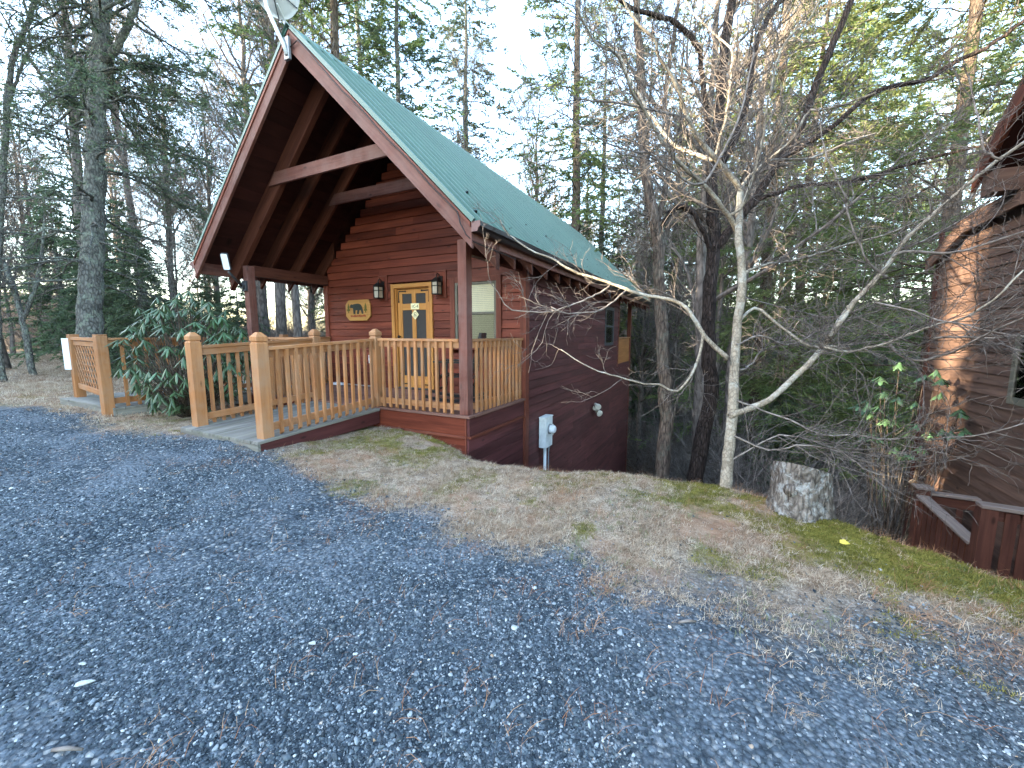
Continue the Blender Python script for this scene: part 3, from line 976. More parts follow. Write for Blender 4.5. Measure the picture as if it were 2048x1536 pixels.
# --- metal roof: one ribbed panel after another
roof = empty("roof", (XM, D, HR), parent=cabin)
def roof_panel(s, ya, yb):
    n = 4
    w = (yb - ya) / n
    prof = []
    for k in range(n):
        y = ya + k * w
        prof += [(y + .004, 0.0), (y + .010, .050), (y + .042, .050), (y + .048, .0), (y + .118, .0), (y + .122, .012), (y + .148, .012), (y + .152, .0)] if True else []
    prof.append((yb + .004, 0.0))
    prof.append((yb + .018, .016))
    nx_, nz_ = SL / math.hypot(1, SL), 1 / math.hypot(1, SL)
    vs, fs = [], []
    m = len(prof)
    for d, lift in ((.02, 0), (EX + .035, 0)):
        for (y, h) in prof:
            x = XM + s * d
            zr = HR - SL * d
            vs.append((x + s * nx_ * h, y, zr + nz_ * h - .006))
    for d in (.02, EX + .035):
        for (y, h) in prof:
            x = XM + s * d
            zr = HR - SL * d
            hh = h - .004
            vs.append((x + s * nx_ * hh, y, zr + nz_ * hh - .006))
    for i in range(m - 1):
        q = (i, i + 1, m + i + 1, m + i)
        p = (2 * m + i, 3 * m + i, 3 * m + i + 1, 2 * m + i + 1)
        e = (m + i, m + i + 1, 3 * m + i + 1, 3 * m + i)
        t = (i + 1, i, 2 * m + i, 2 * m + i + 1)
        for f in (q, p, e, t):
            fs.append(f if s < 0 else f[::-1])
    fs += [(0, m, 3 * m, 2 * m), (m - 1, 3 * m - 1, 4 * m - 1, 2 * m - 1)]
    b = MB()
    b.poly(vs, fs, (s, 0, -SL))
    return b.build("roof_panel", M['roof'], roof)
NP = 15
pw = (Y1 - Y0 - .05) / NP
for s in (1, -1):
    for k in range(NP):
        roof_panel(s, Y0 - .015 + k * pw, Y0 - .015 + (k + 1) * pw)
b = MB()
nx_, nz_ = SL / math.hypot(1, SL), 1 / math.hypot(1, SL)
prof = [(-.155, HR - .152 + .034), (0, HR + .040), (.155, HR - .152 + .034), (.155, HR - .152 + .031), (0, HR + .036), (-.155, HR - .152 + .031)]
b.prism([(XM + p[0], Y0 - .035, p[1]) for p in prof], (0, Y1 - Y0 + .06, 0), (0, 1, 0))
b.build("ridge_cap", M['roof'], roof)
b = MB()
for s in (1, -1):
    y = Y0 + .25
    while y < Y1 - .2:
        b.box((XM + s * .10 - .02, y, HR - .135), (XM + s * .10 + .02, y + .16, HR - .100 ))
        y += .212
b.build("ridge_closure", M['black_paint'], roof)
# snow guards, two staggered rows
k = 0
for base, y0 in ((2.66, -.20), (3.09, .28)):
    for j in range(11):
        y = y0 + j * 0.955
        x = XM + (HR - base) / SL
        g = MB()
        up = Vector((nx_, 0, nz_)); dn = Vector((nz_, 0, -nx_)); p = Vector((x, y, base))
        g.poly([p - dn * .05 + Vector((0, -.018, 0)), p + dn * .03 + Vector((0, -.018, 0)), p + dn * .03 + Vector((0, .018, 0)), p - dn * .05 + Vector((0, .018, 0))] + [q + up * .008 for q in (p - dn * .05 + Vector((0, -.018, 0)), p + dn * .03 + Vector((0, -.018, 0)), p + dn * .03 + Vector((0, .018, 0)), p - dn * .05 + Vector((0, .018, 0)))], [(3, 2, 1, 0), (4, 5, 6, 7), (0, 1, 5, 4), (1, 2, 6, 5), (2, 3, 7, 6), (3, 0, 4, 7)])
        q = p + dn * .03
        pts = [q + up * .004 + Vector((0, -.028, 0)), q + up * .03 + Vector((0, -.030, 0)), q + up * .046 + Vector((0, -.016, 0)), q + up * .052 , q + up * .046 + Vector((0, .016, 0)), q + up * .03 + Vector((0, .030, 0)), q + up * .004 + Vector((0, .028, 0))]
        g.prism(pts, dn * .012)
        g.build("snow_guard", M['iron'], roof)

# --- ramp
RA, RB = -3.30, -1.60            # ramp edges
def rampz(y):
    return -.02 + .045 * min(y, 0) if y > -.05 else -.02 + .045 * y
n = 12
w = (RB - RA) / n
for k in range(n):
    b = MB()
    xa, xb = RA + k * w + .003, RA + (k + 1) * w - .003
    dz = random.uniform(-.002, .002)
    ya, yb = -1.97 + random.uniform(-.008, .008), -.05
    za, zb = rampz(ya) + dz, rampz(yb) + dz
    b.poly([(xa, ya, za - .036), (xb, ya, za - .036), (xb, yb, zb - .036), (xa, yb, zb - .036), (xa, ya, za), (xb, ya, za), (xb, yb, zb), (xa, yb, zb)], [(0, 3, 2, 1), (4, 5, 6, 7), (0, 1, 5, 4), (1, 2, 6, 5), (2, 3, 7, 6), (3, 0, 4, 7)], (0, 1, 0))
    b.build("ramp_board", M['deck'], cabin, bevel=.003)
for xa in (RA + .02, RB - .055):
    b = MB()
    za, zb = rampz(-1.93) - .037, rampz(-.05) - .037
    b.poly([(xa, -1.93, za - .15), (xa + .038, -1.93, za - .15), (xa + .038, -.05, zb - .20), (xa, -.05, zb - .20), (xa, -1.93, za), (xa + .038, -1.93, za), (xa + .038, -.05, zb), (xa, -.05, zb)], [(0, 3, 2, 1), (4, 5, 6, 7), (0, 1, 5, 4), (1, 2, 6, 5), (2, 3, 7, 6), (3, 0, 4, 7)], (0, 1, 0))
    b.build("ramp_stringer", M['siding_side'], cabin)
one("ramp_kickboard", M['deck'], cabin, (RA, -1.965, rampz(-1.96) - .14), (RB, -1.935, rampz(-1.96) - .038))

# --- railings
def rail_post(parent, x, y, z0, z1, w=.135, mat=None, name="rail_post"):
    mat = mat or M['rail']
    b = MB()
    h = w / 2
    def ring(z, q):
        return [(x - q, y - q, z), (x + q, y - q, z), (x + q, y + q, z), (x - q, y + q, z)]
    levels = [(z0, h), (z1 - .130, h), (z1 - .122, h - .012), (z1 - .110, h - .012), (z1 - .102, h), (z1 - .052, h), (z1 - .006, h * .42), (z1, h * .36)]
    vs, fs = [], []
    for z, q in levels:
        vs += ring(z, q)
    for i in range(len(levels) - 1):
        for j in range(4):
            fs.append((i * 4 + j, i * 4 + (j + 1) % 4, i * 4 + 4 + (j + 1) % 4, i * 4 + 4 + j))
    fs.append((0, 3, 2, 1))
    t = (len(levels) - 1) * 4
    fs.append((t, t + 1, t + 2, t + 3))
    b.poly(vs, fs, (0, 0, 1))
    return b.build(name, mat, parent, bevel=.004)

def railing(owner, name, a, bq, out, first, step, za=0.0, zb=0.0, skip=(), mats=None, height_=1.07):
    """straight railing from a to bq (x, y); out = outward unit (x, y); balusters nailed to the outside"""
    mt = mats or M['rail']
    A, B = Vector((a[0], a[1], 0)), Vector((bq[0], bq[1], 0))
    L = (B - A).length
    t = (B - A) / L
    o = Vector((out[0], out[1], 0))
    rr = empty(name, (A + B) / 2, parent=owner) if owner is not None else None
    def P(s, q, z):
        return A + t * s + o * q + Vector((0, 0, z + za + (zb - za) * s / L))
    def bar(nm, s0, s1, q, w, z0, z1, bev=.003):
        b = MB()
        vs = []
        for s in (s0, s1):
            for (qq, zz) in ((q - w / 2, z0), (q + w / 2, z0), (q + w / 2, z1), (q - w / 2, z1)):
                vs.append(P(s, qq, zz))
        b.poly(vs, [(0, 1, 2, 3), (7, 6, 5, 4), (4, 5, 1, 0), (5, 6, 2, 1), (6, 7, 3, 2), (7, 4, 0, 3)], t)
        return b.build(nm, mt, rr, bevel=bev)
    bar("cap_rail", 0, L, .0, .092, height_ - .038, height_)
    bar("top_rail", 0, L, -.004, .038, height_ - .13, height_ - .039)
    bar("bottom_rail", 0, L, -.004, .038, .06, .15)
    s = first
    while s < L - .04:
        b = MB()
        c = .019
        q0, q1 = .016, .016 + .036
        b.poly([P(s - c, q0, -.012), P(s + c, q0, -.012), P(s + c, q1, .018), P(s - c, q1, .018), P(s - c, q0, height_ - .040), P(s + c, q0, height_ - .040), P(s + c, q1, height_ - .040), P(s - c, q1, height_ - .040)], [(0, 3, 2, 1), (4, 5, 6, 7), (0, 1, 5, 4), (1, 2, 6, 5), (2, 3, 7, 6), (3, 0, 4, 7)], (0, 0, 1))
        b.build("baluster", mt, rr)
        s += step
    return rr

rail_post(cabin, -1.71, .02, .002, 1.215)
rail_post(cabin, -3.12, .02, .002, 1.215)
rail_post(cabin, -1.71, -1.80, -.17, 1.155)
rail_post(cabin, -3.14, -1.80, -.17, 1.155)
railing(cabin, "porch_railing", (-1.642, .03), (-.142, .03), (0, -1), .095, .1285)
railing(cabin, "porch_railing", (-.035, .142), (-.035, D - .03), (1, 0), .10, .1297)
railing(cabin, "ramp_railing", (-1.71, -1.73), (-1.71, -.05), (1, 0), .115, .1245, -.09, -.005)
railing(cabin, "ramp_railing", (-3.13, -1.73), (-3.13, -.05), (-1, 0), .115, .1245, -.09, -.005)
railing(cabin, "porch_railing", (-4.858, .03), (-3.19, .03), (0, -1), .10, .1285)
railing(cabin, "porch_railing", (-4.93, .142), (-4.93, D - .03), (-1, 0), .10, .1297)

# ------------------------------------------------------------------ things on the cabin
def lantern(x, y, z, label):
    t = empty("wall_lantern", (x, y, z), label, "lantern", "lanterns beside the door")
    b = MB()
    b.box((x - .045, y - .018, z - .02), (x + .045, y - .001, z + .16))
    b.tube([(x, y - .02, z + .10), (x, y - .05, z + .18), (x, y - .10, z + .20), (x, y - .13, z + .15)], .010, 6)
    b.build("bracket", M['iron'], t)
    yc, w = y - .13, .062
    b = MB()
    z0, z1 = z - .185, z + .03
    for sx in (-1, 1):
        for sy in (-1, 1):
            b.box((x + sx * w - .008, yc + sy * w - .008, z0), (x + sx * w + .008, yc + sy * w + .008, z1), (0, 0, 1))
    for zz in (z0 - .012, z1, (z0 + z1) / 2 + .03):
        for sx in (-1, 1):
            b.box((x + sx * w - .009, yc - w + .009, zz), (x + sx * w + .009, yc + w - .009, zz + .014))
            b.box((x - w - .0095, yc + sx * w - .0095, zz + .001), (x + w + .0095, yc + sx * w + .0095, zz + .015))
    b.build("cage", M['iron'], t)
    b = MB()
    q, r0 = w + .018, .022
    vs = [(x - q, yc - q, z1 + .015), (x + q, yc - q, z1 + .015), (x + q, yc + q, z1 + .015), (x - q, yc + q, z1 + .015), (x - r0, yc - r0, z1 + .09), (x + r0, yc - r0, z1 + .09), (x + r0, yc + r0, z1 + .09), (x - r0, yc + r0, z1 + .09)]
    b.poly(vs, [(0, 3, 2, 1), (4, 5, 6, 7), (0, 1, 5, 4), (1, 2, 6, 5), (2, 3, 7, 6), (3, 0, 4, 7)])
    b.tube([(x, yc, z1 + .09), (x, yc, z1 + .125)], .012, 8)
    b.build("lantern_roof", M['iron'], t)
    for (lo, hi) in (((x - w + .008, yc - w + .002, z0), (x + w - .008, yc - w + .005, z1)), ((x + w - .005, yc - w + .008, z0), (x + w - .002, yc + w - .008, z1)), ((x - w + .002, yc - w + .008, z0), (x - w + .005, yc + w - .008, z1))):
        one("pane", M['lampglass'], t, lo, hi)
lantern(-3.245, D - .014, 2.06, "black iron lantern on the wall left of the door, nearer the bear plaque")
lantern(-1.76, D - .014, 2.08, "black iron lantern on the wall between the door and the window")

# bear plaque
t = empty("bear_plaque", (-3.98, D, 1.64), "carved wooden plaque with a black bear hung on the red siding", "plaque")
yp = D - .045
b = MB()
px0, px1, pz0, pz1 = -4.34, -3.60, 1.42, 1.87
oct_ = [(px0 + .11, pz0), (px1 - .11, pz0), (px1, pz0 + .10), (px1 - .005, pz1 - .10), (px1 - .06, pz1), (px0 + .10, pz1 - .005), (px0, pz1 - .10), (px0 + .01, pz0 + .10)]
b.prism([(p[0], yp, p[1]) for p in oct_], (0, .040, 0), (1, 0, 0))
b.build("board", M['plaque'], t, bevel=.010)
bear = [(.10, .62), (.13, .72), (.17, .73), (.20, .76), (.24, .72), (.30, .75), (.42, .77), (.55, .78), (.66, .74), (.73, .64), (.77, .50), (.80, .34), (.80, .22), (.72, .22), (.71, .30), (.67, .42), (.62, .44), (.58, .34), (.56, .20), (.47, .20), (.48, .30), (.50, .42), (.40, .42), (.38, .34), (.38, .21), (.28, .21), (.27, .36), (.27, .50), (.22, .56), (.16, .54), (.11, .55)]
b = MB()
sc_w, sc_h = .56, .40
b.prism([(px0 + .09 + q[0] * sc_w, yp - .006, pz0 + .09 + (q[1] - .2) * sc_h * .98 + .05) for q in bear], (0, .005, 0))
b.build("bear_silhouette", M['bear_black'], t)
for xt in (px0 + .10, px1 - .13):
    b = MB()
    zt = pz0 + .21
    b.prism([(xt - .012, yp - .005, zt - .04), (xt + .012, yp - .005, zt - .04), (xt + .012, yp - .005, zt), (xt + .05, yp - .005, zt), (xt + .02, yp - .005, zt + .07), (xt + .035, yp - .005, zt + .07), (xt, yp - .005, zt + .17), (xt - .035, yp - .005, zt + .07), (xt - .02, yp - .005, zt + .07), (xt - .05, yp - .005, zt), (xt - .012, yp - .005, zt)], (0, .004, 0))
    b.build("tree_silhouette", M['tree_paint'], t)
b = MB()
xx = px0 + .16
k = 0
while xx < px1 - .14:
    h = (.045, .030, .034, .028, .042)[k % 5]
    b.box((xx, yp - .004, pz0 + .085 + .004 * math.sin(k)), (xx + .018, yp - .001, pz0 + .085 + h))
    xx += .027
    k += 1
b.build("lettering", M['red_paint'], t)

def text_mesh(s, size, loc, mat, parent, name):
    cu = bpy.data.curves.new(name, 'FONT')
    cu.body = s
    cu.size = size
    cu.align_x = 'CENTER'
    cu.align_y = 'CENTER'
    cu.extrude = .0012
    tmp = bpy.data.objects.new(name, cu)
    ROOT.objects.link(tmp)
    dg = bpy.context.evaluated_depsgraph_get()
    me = bpy.data.meshes.new_from_object(tmp.evaluated_get(dg))
    bpy.data.objects.remove(tmp)
    me.materials.clear()
    me.materials.append(mat)
    o = bpy.data.objects.new(name, me)
    o.rotation_euler = (R(90), 0, 0)
    o.location = Vector(loc) - (wpos(parent) if parent else Vector((0, 0, 0)))
    return link(o, parent)

t = empty("door_sign", (-2.46, yd0, 1.69), "small cream rectangular sign reading 1C-4 on the screen door", "sign")
one("plate", M['cream'], t, (-2.565, yd0 - .010, 1.632), (-2.355, yd0 - .002, 1.752), bevel=.002)
text_mesh("1C-4", .085, (-2.46, yd0 - .0115, 1.69), M['iron'], t, "lettering")
t = empty("door_sign", (-2.46, yd0, 1.53), "cream diamond shaped sign with a 6 under the rectangular door sign", "sign")
b = MB()
b.prism([(-2.46, yd0 - .010, 1.425), (-2.365, yd0 - .010, 1.525), (-2.46, yd0 - .010, 1.628), (-2.555, yd0 - .010, 1.525)], (0, .008, 0))
b.build("plate", M['cream'], t, bevel=.002)
text_mesh("6", .11, (-2.46, yd0 - .0115, 1.525), M['iron'], t, "lettering")
b = MB()
ring = [( -2.46 + .05 * math.cos(a), yd0 - .0115, 1.525 + .05 * math.sin(a)) for a in [i * math.pi / 12 for i in range(24)]]
b.tube(ring + ring[:1], .003, 4, False)
b.build("ring", M['iron'], t)

# outlet cover
o = one("outlet_cover", M['white'], None, (-3.72, D - .03, .50), (-3.60, D - .006, .68), bevel=.004)
tag(o, "white outlet cover low on the red porch wall left of the door", "outlet")

# satellite dish
t = empty("satellite_dish", (-2.55, Y0 - .05, 5.0), "grey satellite dish on a curved mast at the roof peak", "satellite dish")
b = MB()
b.tube([(-2.50, Y0 - .05, 4.98), (-2.53, Y0 - .07, 5.12), (-2.62, Y0 - .09, 5.30), (-2.72, Y0 - .10, 5.50), (-2.80, Y0 - .10, 5.66), (-2.82, Y0 - .10, 5.80)], .026, 10)
b.build("mast", M['dish'], t, True)
b = MB()
b.box((-2.56, Y0 - .05, 4.93), (-2.46, Y0 - .006, 5.22))
b.build("mast_foot", M['grey_metal'], t, bevel=.006)
dn_ = Vector((-.30, .72, .45)).normalized()          # way the dish looks
dc = Vector((-2.78, Y0 + .02, 6.00))
e1 = dn_.cross(Vector((0, 0, 1))).normalized()
e2 = e1.cross(dn_).normalized()
b = MB()
vs, fs = [], []
NR, NA = 7, 32
for sgn in (0, 1):
    for i in range(NR + 1):
        r = .34 * i / NR
        for j in range(NA):
            a = 2 * math.pi * j / NA
            vs.append(dc + e1 * (r * math.cos(a)) + e2 * (r * 1.08 * math.sin(a)) + dn_ * (.62 * r * r - sgn * .008 - .04))
    base = sgn * (NR + 1) * NA
    for i in range(NR):
        for j in range(NA):
            q = (base + i * NA + j, base + i * NA + (j + 1) % NA, base + (i + 1) * NA + (j + 1) % NA, base + (i + 1) * NA + j)
            fs.append(q if sgn else q[::-1])
off = (NR + 1) * NA
for j in range(NA):
    fs.append((NR * NA + j, NR * NA + (j + 1) % NA, off + NR * NA + (j + 1) % NA, off + NR * NA + j))
b.poly(vs, fs)
b.build("reflector", M['dish'], t, True)
b = MB()
for a in (.5, 1.6, 2.7, 3.6, 4.5, 5.5):
    p = [dc + (e1 * math.cos(a) + e2 * 1.05 * math.sin(a)) * r + dn_ * (.62 * r * r - .062) for r in (.03, .15, .25, .345)]
    b.tube(p, .007, 5)
b.box(tuple(dc - dn_ * .10 - Vector((.05, .05, .05))), tuple(dc - dn_ * .10 + Vector((.05, .05, .05))))
b.tube([dc - dn_ * .08, Vector((-2.82, Y0 - .10, 5.78))], .03, 8)
b.build("back_frame", M['dark_grey'], t)
b = MB()
arm_end = dc + e2 * -.42 + dn_ * .34 + e1 * -.12
b.tube([dc - e2 * .20 - dn_ * .06, dc - e2 * .40 + dn_ * .05, arm_end], .013, 6)
b.tube([arm_end, arm_end - dn_ * .09 + e2 * .05], .03, 8)
b.build("feed_arm", M['dish'], t)

# yard lamp on the left porch post
t = empty("post_lamp", (-4.97, 0, 2.03), "white flat lamp on a grey arm fixed to the left porch post", "lamp")
b = MB()
b.box((-4.985, -.045, 1.93), (-4.875, -.001, 2.12))
b.tube([(-4.93, -.045, 2.02), (-4.93, -.085, 2.02)], .05, 14)
b.build("bracket", M['dark_grey'], t, bevel=.006)
b = MB()
b.tube([(-4.93, -.08, 2.02), (-4.83, -.24, 2.12), (-4.73, -.40, 2.22)], .022, 10)
b.build("arm", M['dark_grey'], t, True)
pc = Vector((-4.66, -.48, 2.375))
un = Vector((.50, -.80, -.35)).normalized()
ux = un.cross(Vector((0.06, 0, 1))).normalized()
uz = ux.cross(un).normalized()
b = MB()
def panel(c, w, h, d):
    r = .02
    pts = []
    for (sx, sz) in ((1, 1), (-1, 1), (-1, -1), (1, -1)):
        for a in (0, 45, 90):
            aa = R(a + {(1, 1): 0, (-1, 1): 90, (-1, -1): 180, (1, -1): 270}[(sx, sz)])
            pts.append(c + ux * (sx * (w - r) + r * math.cos(aa)) + uz * (sz * (h - r) + r * math.sin(aa)))
    return pts
b.prism(panel(pc, .062, .145, 0), un * -.03)
b.build("lamp_housing", M['dark_grey'], t)
b = MB()
b.prism(panel(pc + un * .001, .052, .134, 0), un * .006)
b.build("diffuser", M['white'], t)

# electric meter on the side wall
xw = XR + .012
t = empty("electric_meter", (xw, 2.58, -1.08), "weathered grey electric meter box with round glass meter on maroon side wall", "electric meter")
b = MB(); b.box((xw, 2.40, -1.06), (xw + .15, 2.74, -.47), (0, 0, 1)); b.build("meter_box", M['meter'], t, bevel=.008)
b = MB(); b.box((xw - .001, 2.39, -.468), (xw + .16, 2.75, -.452), (0, 1, 0)); b.build("box_lid", M['meter'], t, bevel=.004)
b = MB()
b.tube([(xw + .15, 2.57, -.70), (xw + .165, 2.57, -.70), (xw + .165, 2.57, -.70), (xw + .25, 2.57, -.70), (xw + .275, 2.57, -.70)], [.095, .095, .078, .078, .055], 24)
b.build("meter", M['meter_glass'], t)
b = MB(); b.tube([(xw + .15, 2.57, -.70), (xw + .175, 2.57, -.70)], [.10, .10], 24); b.build("meter_ring", M['grey_metal'], t)
b = MB(); b.tube([(xw + .07, 2.55, -1.055), (xw + .07, 2.55, -3.2)], .030, 12); b.build("conduit", M['meter'], t, True)
b = MB(); b.tube([(xw + .02, 2.86, -1.0), (xw + .02, 2.86, -3.2)], .012, 8); b.build("ground_wire", M['grey_metal'], t, True)
t = empty("junction_box", (xw, 2.95, -.9), "small beige junction box on the side wall right of the electric meter", "junction box")
b = MB(); b.box((xw, 2.86, -.93), (xw + .07, 3.02, -.70), (0, 0, 1)); b.build("box_body", M['flood'], t, bevel=.012)
b = MB(); b.tube([(xw + .02, 2.94, -.93), (xw + .02, 2.94, -1.1), (xw + .02, 2.88, -1.25)], .012, 8); b.build("wire", M['grey_metal'], t, True)

# floodlights
t = empty("floodlight", (xw, 6.24, -.9), "pair of cream floodlight heads on the maroon side wall", "floodlight")
b = MB(); b.tube([(xw, 6.24, -.9), (xw + .04, 6.24, -.9)], .06, 16); b.build("mount", M['flood'], t)
for dz, dy in ((.10, -.08), (-.10, .06)):
    b = MB()
    c = Vector((xw + .10, 6.24 + dy, -.9 + dz))
    d = Vector((.6, -.62 + dy, -.25)).normalized()
    b.tube([Vector((xw + .03, 6.24, -.9)), c - d * .06], .014, 8)
    b.tube([c - d * .09, c - d * .07, c - d * .01, c + d * .08, c + d * .12, c + d * .125], [.02, .045, .055, .085, .09, .07], 16)
    b.build("lamp_head", M['flood'], t, True)

# rocking chair
def rocking_chair(loc, rz_, label):
    t = empty("rocking_chair", (0, 0, 0), label, "chair")
    mt = M['black_paint']
    W = .27
    for sx in (-1, 1):
        b = MB()
        pts = [(sx * W, .55 - 1.1 * i / 10, .03 + .16 * ((i - 5) / 5) ** 2 * .55) for i in range(11)]
        for p, q in zip(pts[:-1], pts[1:]):
            b.beam(p, q, .03, .05)
        b.build("rocker", mt, t)
        b = MB(); b.beam((sx * W, -.28, .06), (sx * W, -.26, .66), .042, .042, (0, 1, 0)); b.build("front_leg", mt, t)
        b = MB(); b.beam((sx * W, .22, .05), (sx * W, .27, .45), .042, .042, (0, 1, 0)); b.beam((sx * W, .27, .45), (sx * W, .44, 1.14), .042, .042, (0, 1, 0)); b.build("back_post", mt, t)
        b = MB(); b.beam((sx * (W + .01), -.34, .675), (sx * (W + .01), .34, .655), .085, .025); b.build("armrest", mt, t)
    b = MB()
    for i in range(7):
        y = -.27 + i * .085
        b.box((-W + .02, y, .43 - i * .006), (W - .02, y + .07, .45 - i * .006))
    b.build("seat", mt, t)
    for i in range(7):
        b = MB()
        x = -.20 + i * .0667
        b.beam((x, .29, .50), (x, .435, 1.06), .035, .014, (0, 1, 0))
        b.build("back_slat", mt, t)
    b = MB()
    b.beam((-W, .44, 1.10), (W, .44, 1.10), .03, .09)
    b.beam((-W, .285, .50), (W, .285, .50), .03, .06)
    for yy, zz in ((-.27, .22), (.23, .24), (-.275, .40)):
        b.beam((-W, yy, zz), (W, yy, zz), .03, .035)
    b.build("stretcher", mt, t)
    t.location = loc
    t.rotation_euler = (0, 0, rz_)
rocking_chair((-.86, 1.02, .012), R(-68), "black wooden rocking chair behind the porch railing, right of the door")

# broom lying on the porch
t = empty("floor_mop", (-4.1, 1.3, 0), "white headed mop lying on the porch boards by the wall", "mop")
b = MB(); b.tube([(-4.25, 1.55, .05), (-3.62, 1.60, .03)], .012, 8); b.tube([(-3.62, 1.60, .03), (-3.52, 1.61, .03)], .018, 8); b.build("handle", M['grey_metal'], t)
b = MB()
b.prism([(-4.62, 1.46, .01), (-4.25, 1.48, .01), (-4.20, 1.60, .01), (-4.30, 1.66, .01), (-4.60, 1.62, .01)], (0, 0, .05)); b.build("mop_head", M['white'], t, bevel=.015)
# ------------------------------------------------------------------ neighbouring cabin, lower on the right
nb = empty("brown_cabin", (7.5, 1, -3), "brown weathered cabin at the right edge, half hidden behind bare twigs", "cabin")
NX = 6.5
NYA, NYB = -3.2, 5.5
b = MB()
ym = -.13
b.prism([(NX + .02, NYA, -6), (NX + .02, NYB, -6), (NX + .02, NYB, 2.35), (NX + .02, 4.4, 2.85), (NX + .02, 3.1, 2.9), (NX + .02, 3.1, 3.4), (NX + .02, ym, 6.1), (NX + .02, NYA, 3.3)], (.12, 0, 0))
nw = b.build("side_wall", M['brown_siding'], nb)
z = -4.2
while z < 5.9:
    z1 = z + .147
    a, c = NYA + .02, NYB - .12
    if z1 > 2.35:
        c = min(c, NYB - (z1 - 2.35) / .42)
    if z1 > 2.8:
        c = min(c, 3.1 - max(0, z1 - 3.35) / .85)
        a = max(a, NYA + max(0, z1 - 3.3) / .9)
    if c - a > .2:
        k = random.uniform(a + .3 * (c - a), c - .3 * (c - a))
        for p, q in ((a, k - .002), (k + .002, c)):
            segs = [(p, q)]
            for w0, w1, q0, q1 in ((1.75, 2.95, .25, 1.15), (-9, -8, 9, 10)):
                if q0 < z + .07 < q1:
                    segs = [s for (m, n) in segs for s in ((m, min(n, w0)), (max(m, w1), n)) if s[1] - s[0] > .05]
            for (m, n) in segs:
                if z > -3.2:
                    board("siding_board", M['brown_siding'], nw, m, n, z, z1, 'xm', NX + .02)
    z += .15
b = MB()
b.box((NX + .14, NYB - .12, -6), (NX + 7, NYB, 3.1))
b.build("end_wall", M['brown_siding'], nb)
one("corner_board", M['rail_dark'], nb, (NX - .012, NYB - .115, -6), (NX + .02, NYB + .012, 3.0), (0, 0, 1), .004)
b = MB()
yA, yB, zA, zB = 1.75, 2.95, .25, 1.15
for lo, hi in (((NX - .012, yA, zA), (NX + .02, yA + .09, zB)), ((NX - .012, yB - .09, zA), (NX + .02, yB, zB)), ((NX - .01, yA + .09, zB - .09), (NX + .02, yB - .09, zB)), ((NX - .01, yA + .09, zA), (NX + .02, yB - .09, zA + .09))):
    b.box(lo, hi)
w_ = b.build("window", M['frame'], nb, bevel=.004)
one("pane", M['glass'], w_, (NX + .004, yA + .09, zA + .09), (NX + .008, yB - .09, zB - .09))
one("pane_backing", M['dark_room'], w_, (NX + .012, yA + .09, zA + .09), (NX + .016, yB - .09, zB - .09))
# gable roof over its upper part, rakes facing the drive
for s, y_e, z_e in ((1, 3.45, 3.43), (-1, -3.7, 3.43)):
    top = 6.50
    b = MB()
    b.prism([(NX - .42, ym, top), (NX - .42, y_e, z_e), (NX - .42, y_e, z_e - .10), (NX - .42, ym, top - .10)], (7.5, 0, 0), (0, s, -.8))
    b.build("roof_slope", M['shingle'], nb)
    b = MB()
    b.prism([(NX - .43, ym, top - .11), (NX - .43, y_e, z_e - .11), (NX - .43, y_e, z_e - .34), (NX - .43, ym, top - .40)], (.05, 0, 0), (0, s, -.8))
    b.build("rake_board", M['rafter'], nb, bevel=.004)
    b = MB()
    b.prism([(NX - .37, ym, top - .11), (NX - .37, y_e, z_e - .11), (NX - .37, y_e, z_e - .14), (NX - .37, ym, top - .14)], (.50, 0, 0), (0, s, -.8))
    b.build("soffit", M['soffit'], nb)
b = MB(); b.box((NX - .37, 3.05, 2.98), (NX + .3, 3.35, 3.26), (1, 0, 0)); b.build("eave_beam", M['brown_siding'], nb, bevel=.006)
# lower lean-to roof over the far part of the wall
b = MB()
b.prism([(NX - .12, 3.0, 3.02), (NX - .12, 4.4, 2.96), (NX - .12, 5.62, 2.50), (NX - .12, 5.62, 2.44), (NX - .12, 4.4, 2.89), (NX - .12, 3.0, 2.95)], (6, 0, 0), (0, 1, -.2))
b.build("lean_to_roof", M['shingle'], nb)
b = MB()
b.prism([(NX - .13, 3.0, 2.94), (NX - .13, 4.4, 2.88), (NX - .13, 5.58, 2.44), (NX - .13, 5.58, 2.28), (NX - .13, 4.4, 2.72), (NX - .13, 3.0, 2.78)], (.04, 0, 0), (0, 1, -.3))
b.build("rake_board", M['brown_siding'], nb, bevel=.004)

# railing of its deck
dk = empty("deck_railing", (6.1, 2.2, -2.2), "dark red deck railing with grey sloped cap below the brown cabin", "railing")
def square_post(x, y, z0, z1, cap):
    b = MB(); b.box((x - .07, y - .07, z0), (x + .07, y + .07, z1), (0, 0, 1)); b.build("rail_post", M['rail_dark'], dk, bevel=.005)
    if cap:
        b = MB(); b.box((x - .10, y - .10, z1), (x + .10, y + .10, z1 + .035)); b.build("post_cap", M['grey_rail'], dk, bevel=.005)
square_post(5.87, 3.15, -4, -1.10, True)
square_post(5.87, 1.60, -4, -.78, False)
b = MB(); b.beam((5.85, 3.08, -1.20), (5.85, 1.67, -1.26), .14, .036); b.build("cap_rail", M['grey_rail'], dk, bevel=.004)
b = MB(); b.beam((5.94, 3.16, -1.16), (6.47, 3.16, -1.16), .13, .036); b.build("cap_rail", M['grey_rail'], dk, bevel=.004)
b = MB(); b.beam((5.80, 1.60, -.762), (6.47, 1.55, -.762), .17, .036); b.build("cap_rail", M['grey_rail'], dk, bevel=.004)
b = MB(); b.beam((5.95, 3.16, -1.26), (6.47, 3.16, -1.26), .04, .14); b.build("top_rail", M['rail_dark'], dk)
b = MB(); b.beam((5.87, 3.08, -1.29), (5.87, 1.67, -1.35), .04, .12); b.build("top_rail", M['rail_dark'], dk)
